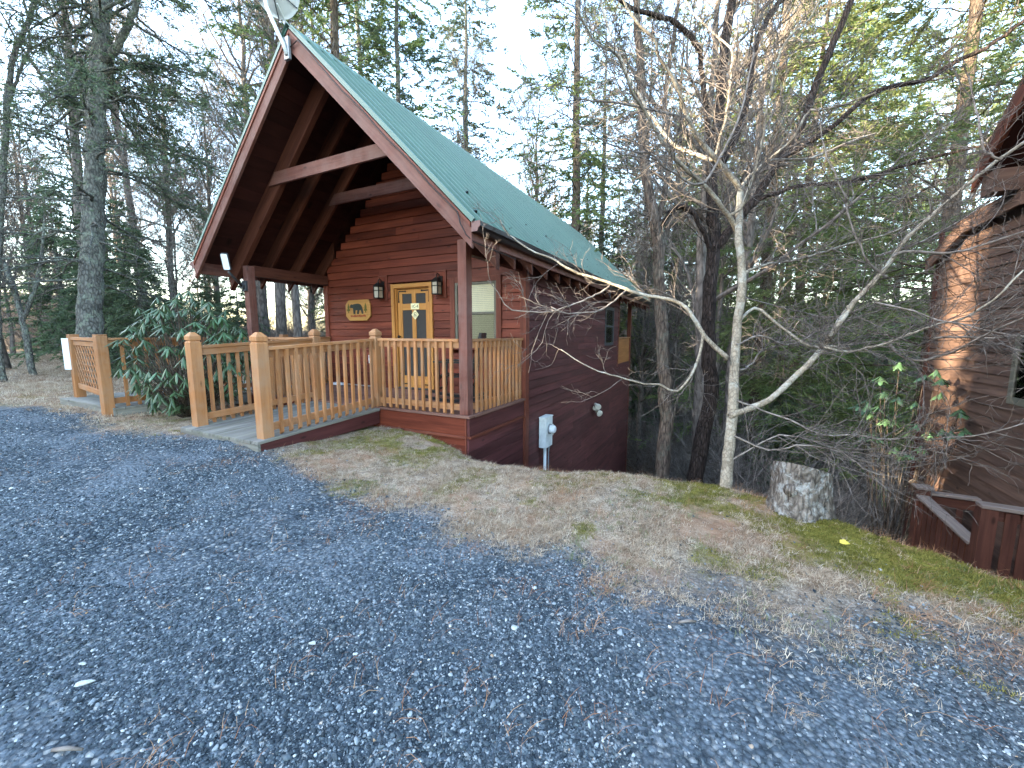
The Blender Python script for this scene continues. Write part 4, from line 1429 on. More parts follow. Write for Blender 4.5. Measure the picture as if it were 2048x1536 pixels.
b = MB(); b.beam((5.94, 1.58, -.85), (6.47, 1.56, -.85), .04, .13); b.build("top_rail", M['rail_dark'], dk)
for k in range(10):
    y = 3.02 - k * .142
    one("picket", M['rail_dark'], dk, (5.83, y - .055, -3.2), (5.852, y + .055, -1.25 - .004 * k), (0, 0, 1))
for k in range(5):
    x = 5.99 + k * .125
    one("picket", M['rail_dark'], dk, (x, 1.52, -2.6), (x + .095, 1.54, -.80), (0, 0, 1))
    if k % 2 == 0:
        one("picket", M['rail_dark'], dk, (x + .02, 3.17, -2.6), (x + .09, 3.20, -1.22), (0, 0, 1))
b = MB(); b.box((5.80, -.5, -2.35), (6.48, 3.2, -2.28)); b.build("deck_floor", M['deck_red'], dk)

# ------------------------------------------------------------------ boardwalk on the left
bw = empty("boardwalk", (-6.1, -1.2, 0), "low grey boardwalk with orange rails and lattice behind the rhododendron", "boardwalk")
def plain_post(x, y, z0, z1):
    b = MB()
    w = .065
    b.box((x - w, y - w, z0), (x + w, y + w, z1 - .02), (0, 0, 1))
    b.prism([(x - w, y - w, z1 - .02), (x + w, y - w, z1 - .02), (x + w, y + w, z1 - .02), (x - w, y + w, z1 - .02)], (0, 0, .02))
    return b.build("rail_post", M['rail'], bw, bevel=.008)
plain_post(-5.18, -2.05, -.2, 1.12)
plain_post(-7.10, -1.78, -.2, 1.12)
plain_post(-5.40, 1.0, -.6, 1.12)
A, Bq = Vector((-5.25, -2.04, 0)), Vector((-7.03, -1.79, 0))
t_ = (Bq - A).normalized()
for z0, z1, nm in ((1.02, 1.07, "cap_rail"), (.93, 1.01, "top_rail"), (.17, .26, "bottom_rail")):
    b = MB(); b.beam(A + Vector((0, 0, (z0 + z1) / 2)), Bq + Vector((0, 0, (z0 + z1) / 2)), .09 if nm == "cap_rail" else .04, z1 - z0); b.build(nm, M['rail'], bw, bevel=.003)
Lw = (Bq - A).length
o_ = Vector((t_.y, -t_.x, 0))
for dr_, off_ in ((1, -.007), (-1, .007)):
    s = -.7
    while s < Lw + .7:
        s0, z0, s1, z1 = (s, .26, s + .67, .93) if dr_ > 0 else (s + .67, .26, s, .93)
        def clip(sa, za, sb, zb, lim, lo):
            if (sa < lim) == lo:
                f = (lim - sa) / (sb - sa)
                return lim, za + (zb - za) * f
            return sa, za
        if max(s0, s1) > .02 and min(s0, s1) < Lw - .02:
            p, q = (s0, z0), (s1, z1)
            p = clip(*p, *q, 0.0, True); q = clip(*q, *p, 0.0, True)
            p = clip(*p, *q, Lw, False); q = clip(*q, *p, Lw, False)
            if abs(p[0] - q[0]) > .03:
                b = MB()
                b.beam(A + t_ * p[0] + o_ * off_ + Vector((0, 0, p[1])), A + t_ * q[0] + o_ * off_ + Vector((0, 0, q[1])), .008, .038, tuple(t_ * (-dr_) + Vector((0, 0, 1))))
                b.build("lath", M['rail'], bw)
        s += .19
railing(bw, "side_railing", (-5.18, -1.98), (-5.40, .93), (.997, .075), .16, .15)
k = 0
y = -2.02
while y < 1.0:
    b = MB()
    b.box((-7.2, y, -.03), (-5.08, y + .135, .006), (1, 0, 0))
    b.build("deck_board", M['deck'], bw, bevel=.003)
    y += .142
b = MB(); b.box((-7.18, -2.02, -.20), (-5.10, -1.985, -.032)); b.box((-5.125, -1.98, -.20), (-5.09, 1.0, -.032)); b.build("joist", M['deck'], bw)
o = one("notice_board", M['paper'], None, (-7.23, -1.875, .50), (-7.10, -1.855, 1.05), bevel=.003)
o.rotation_euler = (0, 0, R(22))
tag(o, "white paper notice fixed to the far lattice post of the boardwalk", "notice")
o = one("plastic_bucket", M['white'], None, (-5.98, -.95, .008), (-5.80, -.80, .32), bevel=.02)
tag(o, "small white container standing on the boardwalk behind the rail", "container")

# ------------------------------------------------------------------ stump, stones, leaf
def make_stump():
    g = np.random.default_rng(4)
    nz, na = 26, 72
    H = .47
    V = []
    for i in range(nz):
        zf = i / (nz - 1)
        for j in range(na):
            a = 2 * math.pi * j / na
            r = .225 + .055 * (1 - zf) ** 2.2 + .012 * math.sin(3 * a + 1) + .016 * math.sin(5 * a + 2.2) * (1 - zf)
            n = float(fbm(np.array([a * 9 + 3 * math.sin(zf * 4)]), np.array([zf * 5.0]), 4)[0]) - .47
            r += n * .05
            top = H + .02 - .34 * r * math.sin(a + .17) - .02 * math.cos(a)
            V.append((r * math.cos(a), r * math.sin(a), top * zf))
    Q = [(i * na + j, i * na + (j + 1) % na, (i + 1) * na + (j + 1) % na, (i + 1) * na + j) for i in range(nz - 1) for j in range(na)]
    root = empty("tree_stump", (3.82, -.30, -.56), "cut grey lichen spotted tree stump on the mossy crest", "stump")
    me = np_mesh("trunk", V, Q, None, M['stump'], True)
    o = mesh_obj("trunk", me, root)
    base = (nz - 1) * na
    Vt = [V[base + j] for j in range(na)]
    c = np.mean(Vt, axis=0)
    V2 = [tuple(c)]
    for rr_ in (.5, .995):
        V2 += [tuple(c + (np.array(p) - c) * rr_) for p in Vt]
    T = [(0, 1 + j, 1 + (j + 1) % na) for j in range(na)]
    Q2 = [(1 + j, 1 + na + j, 1 + na + (j + 1) % na, 1 + (j + 1) % na) for j in range(na)]
    m, nt, bb = new_mat("sawn_stump_top", .85, .15)
    tc = nd(nt, "ShaderNodeTexCoord")
    wv = nd(nt, "ShaderNodeTexWave", {"Vector": tc.outputs["Object"], "Scale": 14.0, "Distortion": 2.5, "Detail": 3.0}, wave_type='RINGS', rings_direction='Z')
    nt.links.new(ramp(nt, wv.outputs[0], [(0.2, (.16, .14, .115)), (.8, (.34, .31, .26))]), bb.inputs["Base Color"])
    mesh_obj("sawn_top", np_mesh("sawn_top", V2, Q2, T, m), root)
    b = MB()
    kc = Vector((3.82 - .10, -.30 - .215, -.56 + .33))
    b.tube([kc + Vector((.02, .05, 0)), kc + Vector((-.004, -.012, 0)), kc + Vector((-.008, -.022, 0)), kc + Vector((-.004, -.012, 0))], [.06, .055, .038, .022], 14)
    b.build("knot", M['stump'], root, True)
make_stump()
# ------------------------------------------------------------------ trees
# main stems and limbs: x, y, z, radius in metres
BARE=[
 ('trunk',[[3.229,0.029,-0.535,0.123],[3.236,0.085,-0.247,0.115],[3.249,0.164,0.12,0.108],[3.25,0.215,0.439,0.103],[3.245,0.277,0.865,0.096],[3.243,0.333,1.24,0.09],[3.264,0.314,1.502,0.085],[3.255,0.341,1.818,0.08],[3.207,0.315,2.125,0.075],[3.201,0.52,2.429,0.074],[3.197,0.573,2.678,0.071]]),
 ('limb',[[3.198,0.627,2.693,0.066],[3.164,0.589,2.77,0.063],[3.003,0.438,2.941,0.056],[2.834,0.262,3.097,0.05],[2.702,0.111,3.263,0.044],[2.636,0.032,3.406,0.041],[2.573,-0.072,3.563,0.037],[2.493,-0.139,3.705,0.033],[2.407,-0.251,3.821,0.03],[2.365,-0.325,3.941,0.027],[2.215,-0.399,4.075,0.024],[2.128,-0.467,4.206,0.021],[2.084,-0.572,4.308,0.018]]),
 ('limb',[[2.915,0.474,3.039,0.049],[2.792,0.491,3.094,0.046],[2.647,0.525,3.179,0.044],[2.454,0.569,3.333,0.042],[2.303,0.647,3.574,0.039],[2.14,0.754,3.847,0.037],[1.919,0.875,4.271,0.033],[1.729,1.001,4.688,0.03],[1.536,1.191,5.182,0.026],[1.398,1.328,5.541,0.024],[1.301,1.472,5.924,0.021]]),
 ('limb',[[2.93,0.484,3.058,0.033],[2.966,0.587,3.302,0.03],[3.004,0.697,3.535,0.028],[3.023,0.786,3.803,0.025],[3.026,0.833,4.056,0.023],[3.019,0.92,4.336,0.021],[2.859,0.938,4.554,0.019],[2.633,0.896,4.796,0.017],[2.458,0.843,5.07,0.015]]),
 ('limb',[[3.195,0.62,2.655,0.044],[3.248,0.77,2.868,0.04],[3.349,0.926,2.994,0.038],[3.454,1.087,3.124,0.036],[3.565,1.219,3.18,0.034],[3.919,1.636,3.275,0.03],[4.184,1.941,3.438,0.027],[4.426,2.183,3.586,0.024],[4.772,2.587,3.783,0.02]]),
 ('limb',[[3.447,0.977,3.087,0.034],[3.57,0.966,3.188,0.03],[3.686,0.935,3.296,0.027],[3.786,0.877,3.492,0.023],[3.917,0.764,3.445,0.021],[4.117,0.739,3.451,0.018],[4.308,0.706,3.484,0.015]]),
 ('limb',[[3.199,0.505,2.216,0.055],[3.191,0.488,2.258,0.053],[3.065,0.344,2.433,0.048],[2.861,0.128,2.658,0.042],[2.706,-0.07,2.768,0.038],[2.56,-0.265,2.885,0.034],[2.445,-0.409,3.037,0.03],[2.334,-0.541,3.214,0.027],[2.249,-0.763,3.303,0.023],[2.184,-0.969,3.471,0.019],[2.044,-1.156,3.51,0.017],[1.987,-1.353,3.595,0.014],[1.944,-1.402,3.757,0.012]]),
 ('limb',[[3.107,0.371,2.4,0.032],[3.192,0.384,2.453,0.03],[3.261,0.37,2.603,0.028],[3.319,0.346,2.871,0.025],[3.36,0.307,3.109,0.022],[3.378,0.23,3.388,0.02],[3.446,0.055,3.758,0.015],[3.634,0.121,3.968,0.013],[3.748,0.139,4.166,0.011]]),
 ('limb',[[2.871,-0.115,2.614,0.025],[2.925,-0.057,2.72,0.023],[3.03,0.077,2.988,0.021],[3.135,0.206,3.291,0.019],[3.191,0.308,3.66,0.017],[3.23,0.391,4.058,0.015],[3.24,0.575,4.564,0.013],[3.247,0.516,4.617,0.013]]),
 ('limb',[[2.86,-0.181,2.587,0.024],[2.749,-0.328,2.559,0.022],[2.599,-0.536,2.63,0.019],[2.521,-0.638,2.667,0.018],[2.451,-0.781,2.715,0.016],[2.263,-1.141,2.656,0.013],[2.133,-1.398,2.684,0.011],[2.004,-1.596,2.739,0.009],[1.924,-1.712,2.776,0.007]]),
 ('limb',[[2.639,0.036,3.342,0.025],[2.522,-0.097,3.325,0.023],[2.423,-0.208,3.329,0.021],[2.274,-0.387,3.313,0.019],[2.114,-0.557,3.318,0.016],[1.904,-0.852,3.244,0.013],[1.79,-0.996,3.245,0.012],[1.757,-1.086,3.321,0.01],[1.614,-1.247,3.33,0.009]]),
 ('limb',[[3.277,0.486,1.786,0.033],[3.391,0.63,1.867,0.031],[3.552,0.825,1.935,0.029],[3.779,1.096,1.988,0.028],[4.007,1.32,2.071,0.026],[4.447,1.787,2.252,0.023],[4.885,2.215,2.404,0.02],[5.417,2.786,2.668,0.017]]),
 ('limb',[[3.157,0.188,0.889,0.053],[3.149,0.189,0.902,0.053],[2.951,0.169,1.094,0.047],[2.867,0.165,1.234,0.045],[2.782,0.157,1.375,0.043],[2.622,0.111,1.502,0.04],[2.281,-0.003,1.576,0.035],[2.117,-0.038,1.637,0.033],[2.036,-0.004,1.677,0.032],[1.855,-0.058,1.747,0.03],[1.625,-0.095,1.823,0.027],[1.45,-0.132,1.903,0.025],[1.245,-0.103,2.036,0.023],[0.996,-0.127,2.139,0.021],[0.779,-0.096,2.294,0.019],[0.673,-0.158,2.387,0.017],[0.602,-0.154,2.525,0.015]]),
 ('limb',[[2.921,0.165,1.178,0.032],[2.907,0.14,0.982,0.029],[2.867,0.109,0.786,0.027],[2.788,0.053,0.616,0.025],[2.68,-0.016,0.518,0.023],[2.548,-0.055,0.586,0.021],[2.345,-0.163,0.614,0.019],[2.098,-0.304,0.69,0.016],[1.925,-0.361,0.741,0.015],[1.647,-0.351,0.863,0.013],[1.511,-0.403,0.968,0.011]]),
 ('limb',[[1.919,0.065,1.689,0.023],[1.819,-0.021,1.608,0.021],[1.739,-0.098,1.561,0.02],[1.658,-0.166,1.499,0.019],[1.545,-0.24,1.459,0.018],[1.454,-0.31,1.425,0.017],[1.361,-0.373,1.386,0.016],[1.124,-0.532,1.389,0.014],[0.957,-0.635,1.432,0.012],[0.85,-0.783,1.667,0.01],[0.818,-0.834,1.716,0.01]]),
 ('limb',[[2.082,0.198,1.644,0.023],[1.99,0.07,1.526,0.02],[1.925,-0.023,1.462,0.018],[1.855,-0.134,1.403,0.016],[1.774,-0.241,1.38,0.015],[1.668,-0.33,1.371,0.013],[1.568,-0.464,1.361,0.012],[1.512,-0.539,1.39,0.011],[1.446,-0.561,1.432,0.01]]),
 ('limb',[[3.24,0.146,0.275,0.069],[3.27,0.158,0.297,0.068],[3.599,0.269,0.474,0.063],[3.861,0.369,0.778,0.058],[4.047,0.428,1.047,0.055],[4.227,0.486,1.41,0.051],[4.054,0.308,1.114,0.048],[4.23,0.396,1.437,0.045],[4.454,0.511,1.754,0.041],[4.619,0.578,2.043,0.039],[4.841,0.73,2.286,0.037],[5.033,0.793,2.489,0.034],[5.25,0.868,2.704,0.031],[5.463,0.995,2.882,0.03],[5.649,1.029,3.01,0.027]]),
 ('limb',[[4.514,0.505,1.876,0.029],[4.607,0.501,1.922,0.026],[4.835,0.523,1.888,0.023],[4.993,0.529,1.893,0.021],[5.11,0.518,1.932,0.019],[5.368,0.517,2.021,0.015],[5.579,0.559,2.087,0.013]]),
 ('limb',[[4.492,0.526,1.698,0.022],[4.365,0.463,1.79,0.02],[4.271,0.421,1.919,0.019],[4.136,0.409,2.257,0.017],[4.068,0.38,2.475,0.015],[3.88,0.375,2.932,0.013],[3.802,0.345,3.288,0.011]]),
 ('limb',[[4.917,0.669,2.4,0.019],[4.656,0.353,2.481,0.014],[4.44,0.044,2.512,0.01],[4.401,-0.03,2.556,0.009],[4.444,-0.033,2.608,0.008]]),
 ('limb',[[5.216,0.633,2.677,0.022],[5.148,0.626,2.719,0.02],[5.101,0.648,2.786,0.019],[5.092,0.743,3.007,0.017],[5.069,0.845,3.258,0.014],[5.038,0.935,3.529,0.012],[4.976,0.868,3.629,0.01]]),
 ('limb',[[3.24,0.392,1.241,0.033],[3.405,0.414,1.428,0.031],[3.605,0.408,1.26,0.029],[3.89,0.394,1.032,0.027],[4.115,0.439,1.021,0.025],[4.244,0.452,1.01,0.025],[4.001,0.232,1.019,0.023],[4.191,0.253,0.975,0.022],[4.334,0.25,1.015,0.021],[4.487,0.255,1.063,0.02],[4.606,0.263,1.135,0.019],[4.782,0.262,1.222,0.018],[4.949,0.251,1.271,0.017],[5.096,0.18,1.428,0.016],[5.224,0.112,1.654,0.014]]),
 ('limb',[[4.545,0.465,1.059,0.029],[4.588,0.393,0.987,0.027],[4.648,0.295,0.92,0.024],[4.744,0.219,0.918,0.022],[4.844,0.152,0.967,0.02],[4.879,-0.0,1.023,0.017],[4.955,-0.201,1.152,0.014],[5.007,-0.461,1.261,0.011]]),
 ('limb',[[4.698,-0.015,1.111,0.017],[4.866,-0.009,1.12,0.015],[5.032,-0.023,1.121,0.014],[5.17,-0.13,1.13,0.012],[5.307,-0.211,1.138,0.011]]),
 ('limb',[[3.268,0.184,0.445,0.021],[3.548,0.191,0.349,0.019],[3.812,0.176,0.256,0.018],[4.056,0.17,0.159,0.016],[4.272,0.193,0.179,0.015],[4.494,0.151,0.167,0.014],[4.683,0.113,0.217,0.013],[4.864,0.084,0.237,0.011],[5.07,0.009,0.312,0.01],[5.334,0.065,0.427,0.009]]),
 ('limb',[[3.261,0.129,0.074,0.021],[3.607,0.071,-0.03,0.017],[3.846,0.024,0.065,0.014],[4.028,-0.021,0.066,0.013],[4.218,0.016,0.006,0.011],[4.364,-0.063,-0.098,0.01],[4.553,-0.109,-0.107,0.008]]),
 ('limb',[[3.234,0.076,-0.217,0.019],[3.433,0.092,-0.058,0.016],[3.691,0.149,0.119,0.014],[3.945,0.156,0.096,0.012],[4.236,0.185,-0.0,0.01],[4.509,0.194,-0.087,0.008],[4.665,0.246,-0.055,0.008]]),
 ('limb',[[3.244,0.252,1.027,0.021],[3.475,0.487,1.122,0.02],[3.789,0.76,1.023,0.018],[4.104,1.081,1.191,0.016],[4.43,1.364,1.309,0.015],[4.939,1.801,1.493,0.013],[5.623,2.432,1.76,0.01]]),
 ('limb',[[3.242,0.21,0.736,0.021],[3.4,0.48,0.804,0.018],[3.533,0.797,0.961,0.016],[3.736,1.132,1.013,0.014],[3.989,1.671,1.324,0.01]]),
 ('limb',[[4.34,0.187,1.434,0.016],[4.467,0.138,1.393,0.015],[4.585,0.082,1.344,0.013],[4.728,0.021,1.264,0.012],[4.849,0.016,1.23,0.011],[4.978,-0.033,1.181,0.01],[5.156,-0.163,1.127,0.008]]),
 ('limb',[[4.61,1.422,2.025,0.026],[4.828,1.615,2.104,0.024],[5.106,1.856,2.211,0.022],[5.391,2.115,2.38,0.02],[5.623,2.323,2.525,0.018],[5.829,2.562,2.674,0.017],[6.03,2.69,2.888,0.015]]),
]
DARK=[
 ('trunk',[[2.831,3.189,-1.977,0.239],[2.837,3.28,-1.528,0.234],[2.896,3.469,-0.714,0.225],[2.997,3.652,-0.047,0.218],[2.931,3.758,0.672,0.21],[2.857,3.908,1.641,0.2],[2.875,4.054,2.349,0.192],[2.876,4.164,2.919,0.186],[2.817,4.245,3.493,0.18],[2.765,4.363,4.245,0.171],[2.792,4.511,4.946,0.164],[2.833,4.654,5.584,0.157],[2.836,4.848,6.595,0.146],[2.91,5.017,7.286,0.138],[2.979,5.233,8.235,0.128]]),
 ('limb',[[2.888,4.089,2.72,0.142],[3.074,4.174,2.992,0.137],[3.357,4.301,3.402,0.131],[3.537,4.382,3.674,0.127],[3.833,4.515,4.238,0.119],[4.144,4.652,4.812,0.111],[4.354,4.742,5.549,0.101],[4.526,4.814,6.096,0.094],[4.766,4.911,6.845,0.084],[4.944,4.98,7.352,0.077]]),
 ('limb',[[2.763,4.349,4.243,0.105],[2.718,4.317,4.547,0.101],[2.585,4.219,5.439,0.089],[2.502,4.157,5.958,0.082],[2.426,4.102,6.353,0.076],[2.106,3.901,6.699,0.07],[1.694,3.627,6.827,0.064],[1.318,3.375,6.926,0.058],[0.999,3.164,7.085,0.053]]),
 ('limb',[[2.929,4.455,4.405,0.115],[3.135,4.737,4.937,0.11],[3.3,5.094,5.804,0.103],[3.375,5.426,6.771,0.095],[3.559,5.734,7.464,0.09],[3.821,6.025,7.944,0.085],[3.97,6.182,8.188,0.082]]),
 ('limb',[[2.868,4.066,2.627,0.085],[2.582,3.938,3.265,0.073],[2.363,3.825,3.488,0.067],[2.16,3.691,3.435,0.063],[1.979,3.503,3.055,0.055],[1.977,3.37,2.495,0.046]]),
 ('limb',[[3.286,4.263,3.33,0.065],[3.671,4.336,3.625,0.061],[4.203,4.435,3.773,0.057],[4.865,4.534,3.76,0.051],[5.276,4.592,3.834,0.047],[5.917,4.667,4.002,0.041],[6.57,4.716,4.073,0.035],[7.115,4.73,4.081,0.03]]),
 ('limb',[[3.86,4.34,4.239,0.081],[4.503,4.454,4.614,0.073],[5.15,4.532,5.136,0.065],[5.785,4.605,5.201,0.058],[6.069,4.624,5.356,0.055],[6.556,4.645,5.55,0.049],[6.881,4.623,5.812,0.044]]),
]
TWIN=[
 ('trunk',[[2.341,2.63,-1.765,0.168],[2.317,2.69,-1.377,0.164],[2.304,2.839,-0.551,0.157],[2.26,2.948,0.151,0.151],[2.176,3.037,0.859,0.145],[2.107,3.135,1.573,0.138],[2.03,3.229,2.293,0.132],[1.958,3.31,2.928,0.126],[1.804,3.351,3.567,0.121],[1.681,3.407,4.211,0.115],[1.578,3.509,5.046,0.107],[1.473,3.662,6.171,0.097],[1.292,3.849,7.692,0.084]]),
 ('limb',[[2.029,3.249,2.252,0.082],[2.066,3.546,2.966,0.072],[2.212,3.799,3.411,0.066],[2.479,4.027,3.498,0.062],[2.682,4.179,3.31,0.057]]),
 ('limb',[[1.926,3.407,2.951,0.074],[2.017,3.651,3.798,0.068],[2.065,3.853,4.565,0.062],[1.9,3.993,5.539,0.055],[1.954,4.271,6.634,0.047],[2.004,4.572,7.856,0.039]]),
]
CONIFER=[
 ('trunk',[[-9.275,-1.041,-0.324,0.342],[-9.298,-0.978,0.113,0.335],[-9.408,-0.809,1.431,0.315],[-9.498,-0.628,2.76,0.295],[-9.598,-0.45,4.1,0.274],[-9.689,-0.266,5.452,0.253],[-9.737,-0.136,6.36,0.239],[-9.784,-0.005,7.272,0.225],[-9.842,0.121,8.19,0.211],[-9.988,0.361,10.041,0.182]]),
 ('limb',[[-9.75,-0.022,7.202,0.124],[-9.424,0.105,7.388,0.115],[-9.159,0.209,7.677,0.106],[-8.922,0.299,8.012,0.096],[-8.722,0.37,8.392,0.085],[-8.49,0.432,9.136,0.065]]),
 ('limb',[[-9.732,0.087,7.93,0.09],[-9.769,0.258,8.459,0.083],[-10.032,0.495,9.539,0.07]]),
]
FORK=[
 ('trunk',[[-14.782,-0.467,-0.449,0.132],[-15.039,-0.448,0.352,0.125],[-15.382,-0.403,1.525,0.114],[-15.834,-0.411,2.708,0.103],[-16.137,-0.452,3.303,0.097],[-16.499,-0.495,4.051,0.09]]),
 ('limb',[[-15.402,-0.398,1.525,0.089],[-15.302,-0.197,2.12,0.08],[-15.251,-0.023,2.719,0.072],[-15.307,0.169,3.629,0.06],[-15.432,0.363,4.705,0.046]]),
 ('limb',[[-15.488,-0.454,2.252,0.074],[-15.346,-0.636,2.654,0.056],[-15.366,-0.906,2.624,0.042]]),
]
FORKB=[
 ('trunk',[[-13.229,-1.364,-0.38,0.129],[-13.414,-1.344,0.451,0.126],[-13.571,-1.212,1.984,0.12],[-13.606,-0.703,5.818,0.106],[-13.586,-0.411,7.863,0.099],[-13.323,-0.137,8.886,0.095],[-12.987,0.192,10.037,0.09]]),
 ('limb',[[-13.608,-0.563,6.841,0.064],[-13.22,-0.349,7.799,0.055],[-12.918,-0.185,8.504,0.048],[-12.966,-0.189,9.658,0.038]]),
]
for _t, _k in ((BARE, .50), (DARK, .60), (TWIN, .74), (FORK, .65), (FORKB, .6), (CONIFER, .68)):
    for _n, _p in _t:
        for _q in _p:
            _q[3] *= _k
def gz(x, y):
    return float(height(np.array([x]), np.array([y]))[0])

def resample(pts, n):
    """Catmull-Rom through x,y,z,r rows"""
    p = np.array(pts, float)
    p = np.vstack([2 * p[0] - p[1], p, 2 * p[-1] - p[-2]])
    m = len(p) - 3
    out = []
    for u in np.linspace(0, m - 1e-6, n):
        i = int(u)
        t = u - i
        a, b_, c, d = p[i], p[i + 1], p[i + 2], p[i + 3]
        out.append(.5 * ((2 * b_) + (c - a) * t + (2 * a - 5 * b_ + 4 * c - d) * t * t + (3 * b_ - a - 3 * c + d) * t ** 3))
    return np.array(out)

def tree_root(name, loc, label, group=None):
    return empty(name, loc, label, "tree", group)

def limb_obj(name, pts, root, mat, n, k, jig, g, collect=None):
    q = resample(pts, n)
    q[1:-1, :3] += g.normal(0, jig, (n - 2, 3))
    rr = np.maximum(q[:, 3], .002)
    a = Acc()
    tubes(a, q[None, :, :3] - np.array(wpos(root))[None, None, :], rr[None, :] * (1 + g.normal(0, .03, n))[None, :], k)
    if collect is not None:
        collect.append((q[:, :3], rr))
    return mesh_obj(name, a.mesh(name, mat), root)

def twig_levels(g, P, Rr, lens, counts, radii, up, ang=(0.35, 1.0), n=6, wob=.22, s0=.12):
    """grow generations of twigs from paths; returns list of (paths, radii)"""
    out = []
    for L, c, (r0, r1) in zip(lens, counts, radii):
        m = len(P)
        cnt = c if not np.isscalar(c) else np.full(m, c)
        p, d, r, idx, s = spawn(g, P, Rr, cnt, s0, 1.0, *ang)
        ln = g.uniform(L[0], L[1], len(p)) * (1.15 - .5 * s)
        Q = walk(g, p, d, ln, n, wob, up)
        rad = taper(np.minimum(np.full(len(p), r0), r * .8), np.full(len(p), r1), n)
        out.append((Q, rad))
        P, Rr = Q, rad
        s0 = .15
    return out

# --- the bare tree on the crest
g = np.random.default_rng(21)
bt = tree_root("bare_tree", (3.23, .03, -.53), "slender leafless tree with pale smooth trunk rooted on the crest, branches spread across the view")
paths = []
for nm, pts in BARE:
    L = np.linalg.norm(np.diff(np.array(pts)[:, :3], axis=0), axis=1).sum()
    n = int(max(10, L / .07)) if nm == 'limb' else 40
    limb_obj(nm, pts, bt, M['bark_grey'] if nm == 'trunk' or pts[0][3] > .015 else M['twig'], n, 14 if nm == 'trunk' else 8, .004 if nm == 'limb' else .003, g, paths if nm == 'limb' else None)
acc = Acc()
org = np.array(wpos(bt))
gens = {}
for (q, rr) in paths:
    L = np.linalg.norm(np.diff(q, axis=0), axis=1).sum()
    mx_ = q[:, 0].mean()
    c1 = int((10 if mx_ > 2.6 or q[:, 2].mean() > 2.6 else 4) * L + 2)
    q24 = resample(np.hstack([q, rr[:, None]]), 24)
    gens_ = twig_levels(g, q24[None, :, :3], q24[None, :, 3], [(.25, 1.0), (.12, .50), (.06, .22)], [c1, 4, 3], [(.0044, .0022), (.0029, .0016), (.0021, .0012)], .02, n=7)
    for lv, (P, rad) in enumerate(gens_):
        gens.setdefault(lv, []).append((P, rad))
for lv, lst in gens.items():
    P = np.concatenate([a for a, _ in lst])
    rad = np.concatenate([a for _, a in lst])
    tubes(acc, P - org, rad, 4 if lv == 0 else 3)
o = mesh_obj("twigs", acc.mesh("twigs", M['twig_fine']), bt)
o["kind"] = "stuff"

# --- the dark and brown trees below the crest and the fork trees at the left edge
def traced_tree(name, data, label, mat, extend, k=14, twmat=None, lens=None, counts=(12, 5, 3), up=.04, seed=5, jig=.012, twr=((.012, .005), (.006, .003), (.004, .002))):
    g = np.random.default_rng(seed)
    tr_ = [list(p) for p in data[0][1]]
    if extend:
        x, y, z_, r = tr_[0]
        tr_.insert(0, [x + .02, y + .05, min(z_ - .3, gz(x, y) - .3), r * 1.35])
    base = tr_[0]
    root = tree_root(name, (base[0], base[1], base[2]), label)
    ps = []
    limb_obj("trunk", tr_, root, mat, 44, k, jig, g, ps)
    for nm, pts in data[1:]:
        limb_obj("limb", pts, root, mat, 26, 9, jig * .7, g, ps)
    acc = Acc()
    org = np.array(wpos(root))
    for i, (q, rr) in enumerate(ps):
        q24 = resample(np.hstack([q, rr[:, None]]), 24)
        ge = twig_levels(g, q24[None, :, :3], q24[None, :, 3], lens or [(.5, 1.9), (.25, .9), (.12, .4)], list(counts), twr, up, s0=.45 if i == 0 else .15)
        for lv, (P, rad) in enumerate(ge):
            tubes(acc, P - org, rad, 4 if lv == 0 else 3)
    o = mesh_obj("twigs", acc.mesh("twigs", twmat or mat), root)
    o["kind"] = "stuff"
    return root
traced_tree("dark_tree", DARK, "big tree with dark ridged bark and heavy limbs, close behind the pale bare tree", M['bark_dark'], True, 14, M['twig_dark'], counts=(11, 5, 3), seed=31, twr=((.009, .004), (.005, .0026), (.003, .0016)))
traced_tree("brown_tree", TWIN, "tall brown barked tree below the crest between the cabin's far corner and the dark tree", M['bark_brown'], True, counts=(12, 5, 4), seed=32)
traced_tree("small_tree", FORK, "small forked grey tree with a leaning trunk on the far left grass", M['bark_conifer'], True, 10, M['bark_far'], counts=(9, 5, 3), seed=33)
traced_tree("small_tree", FORKB, "pale thin trunked tree at the left picture edge, taller than the forked one", M['bark_conifer'], True, 10, M['bark_far'], counts=(10, 5, 3), seed=34)

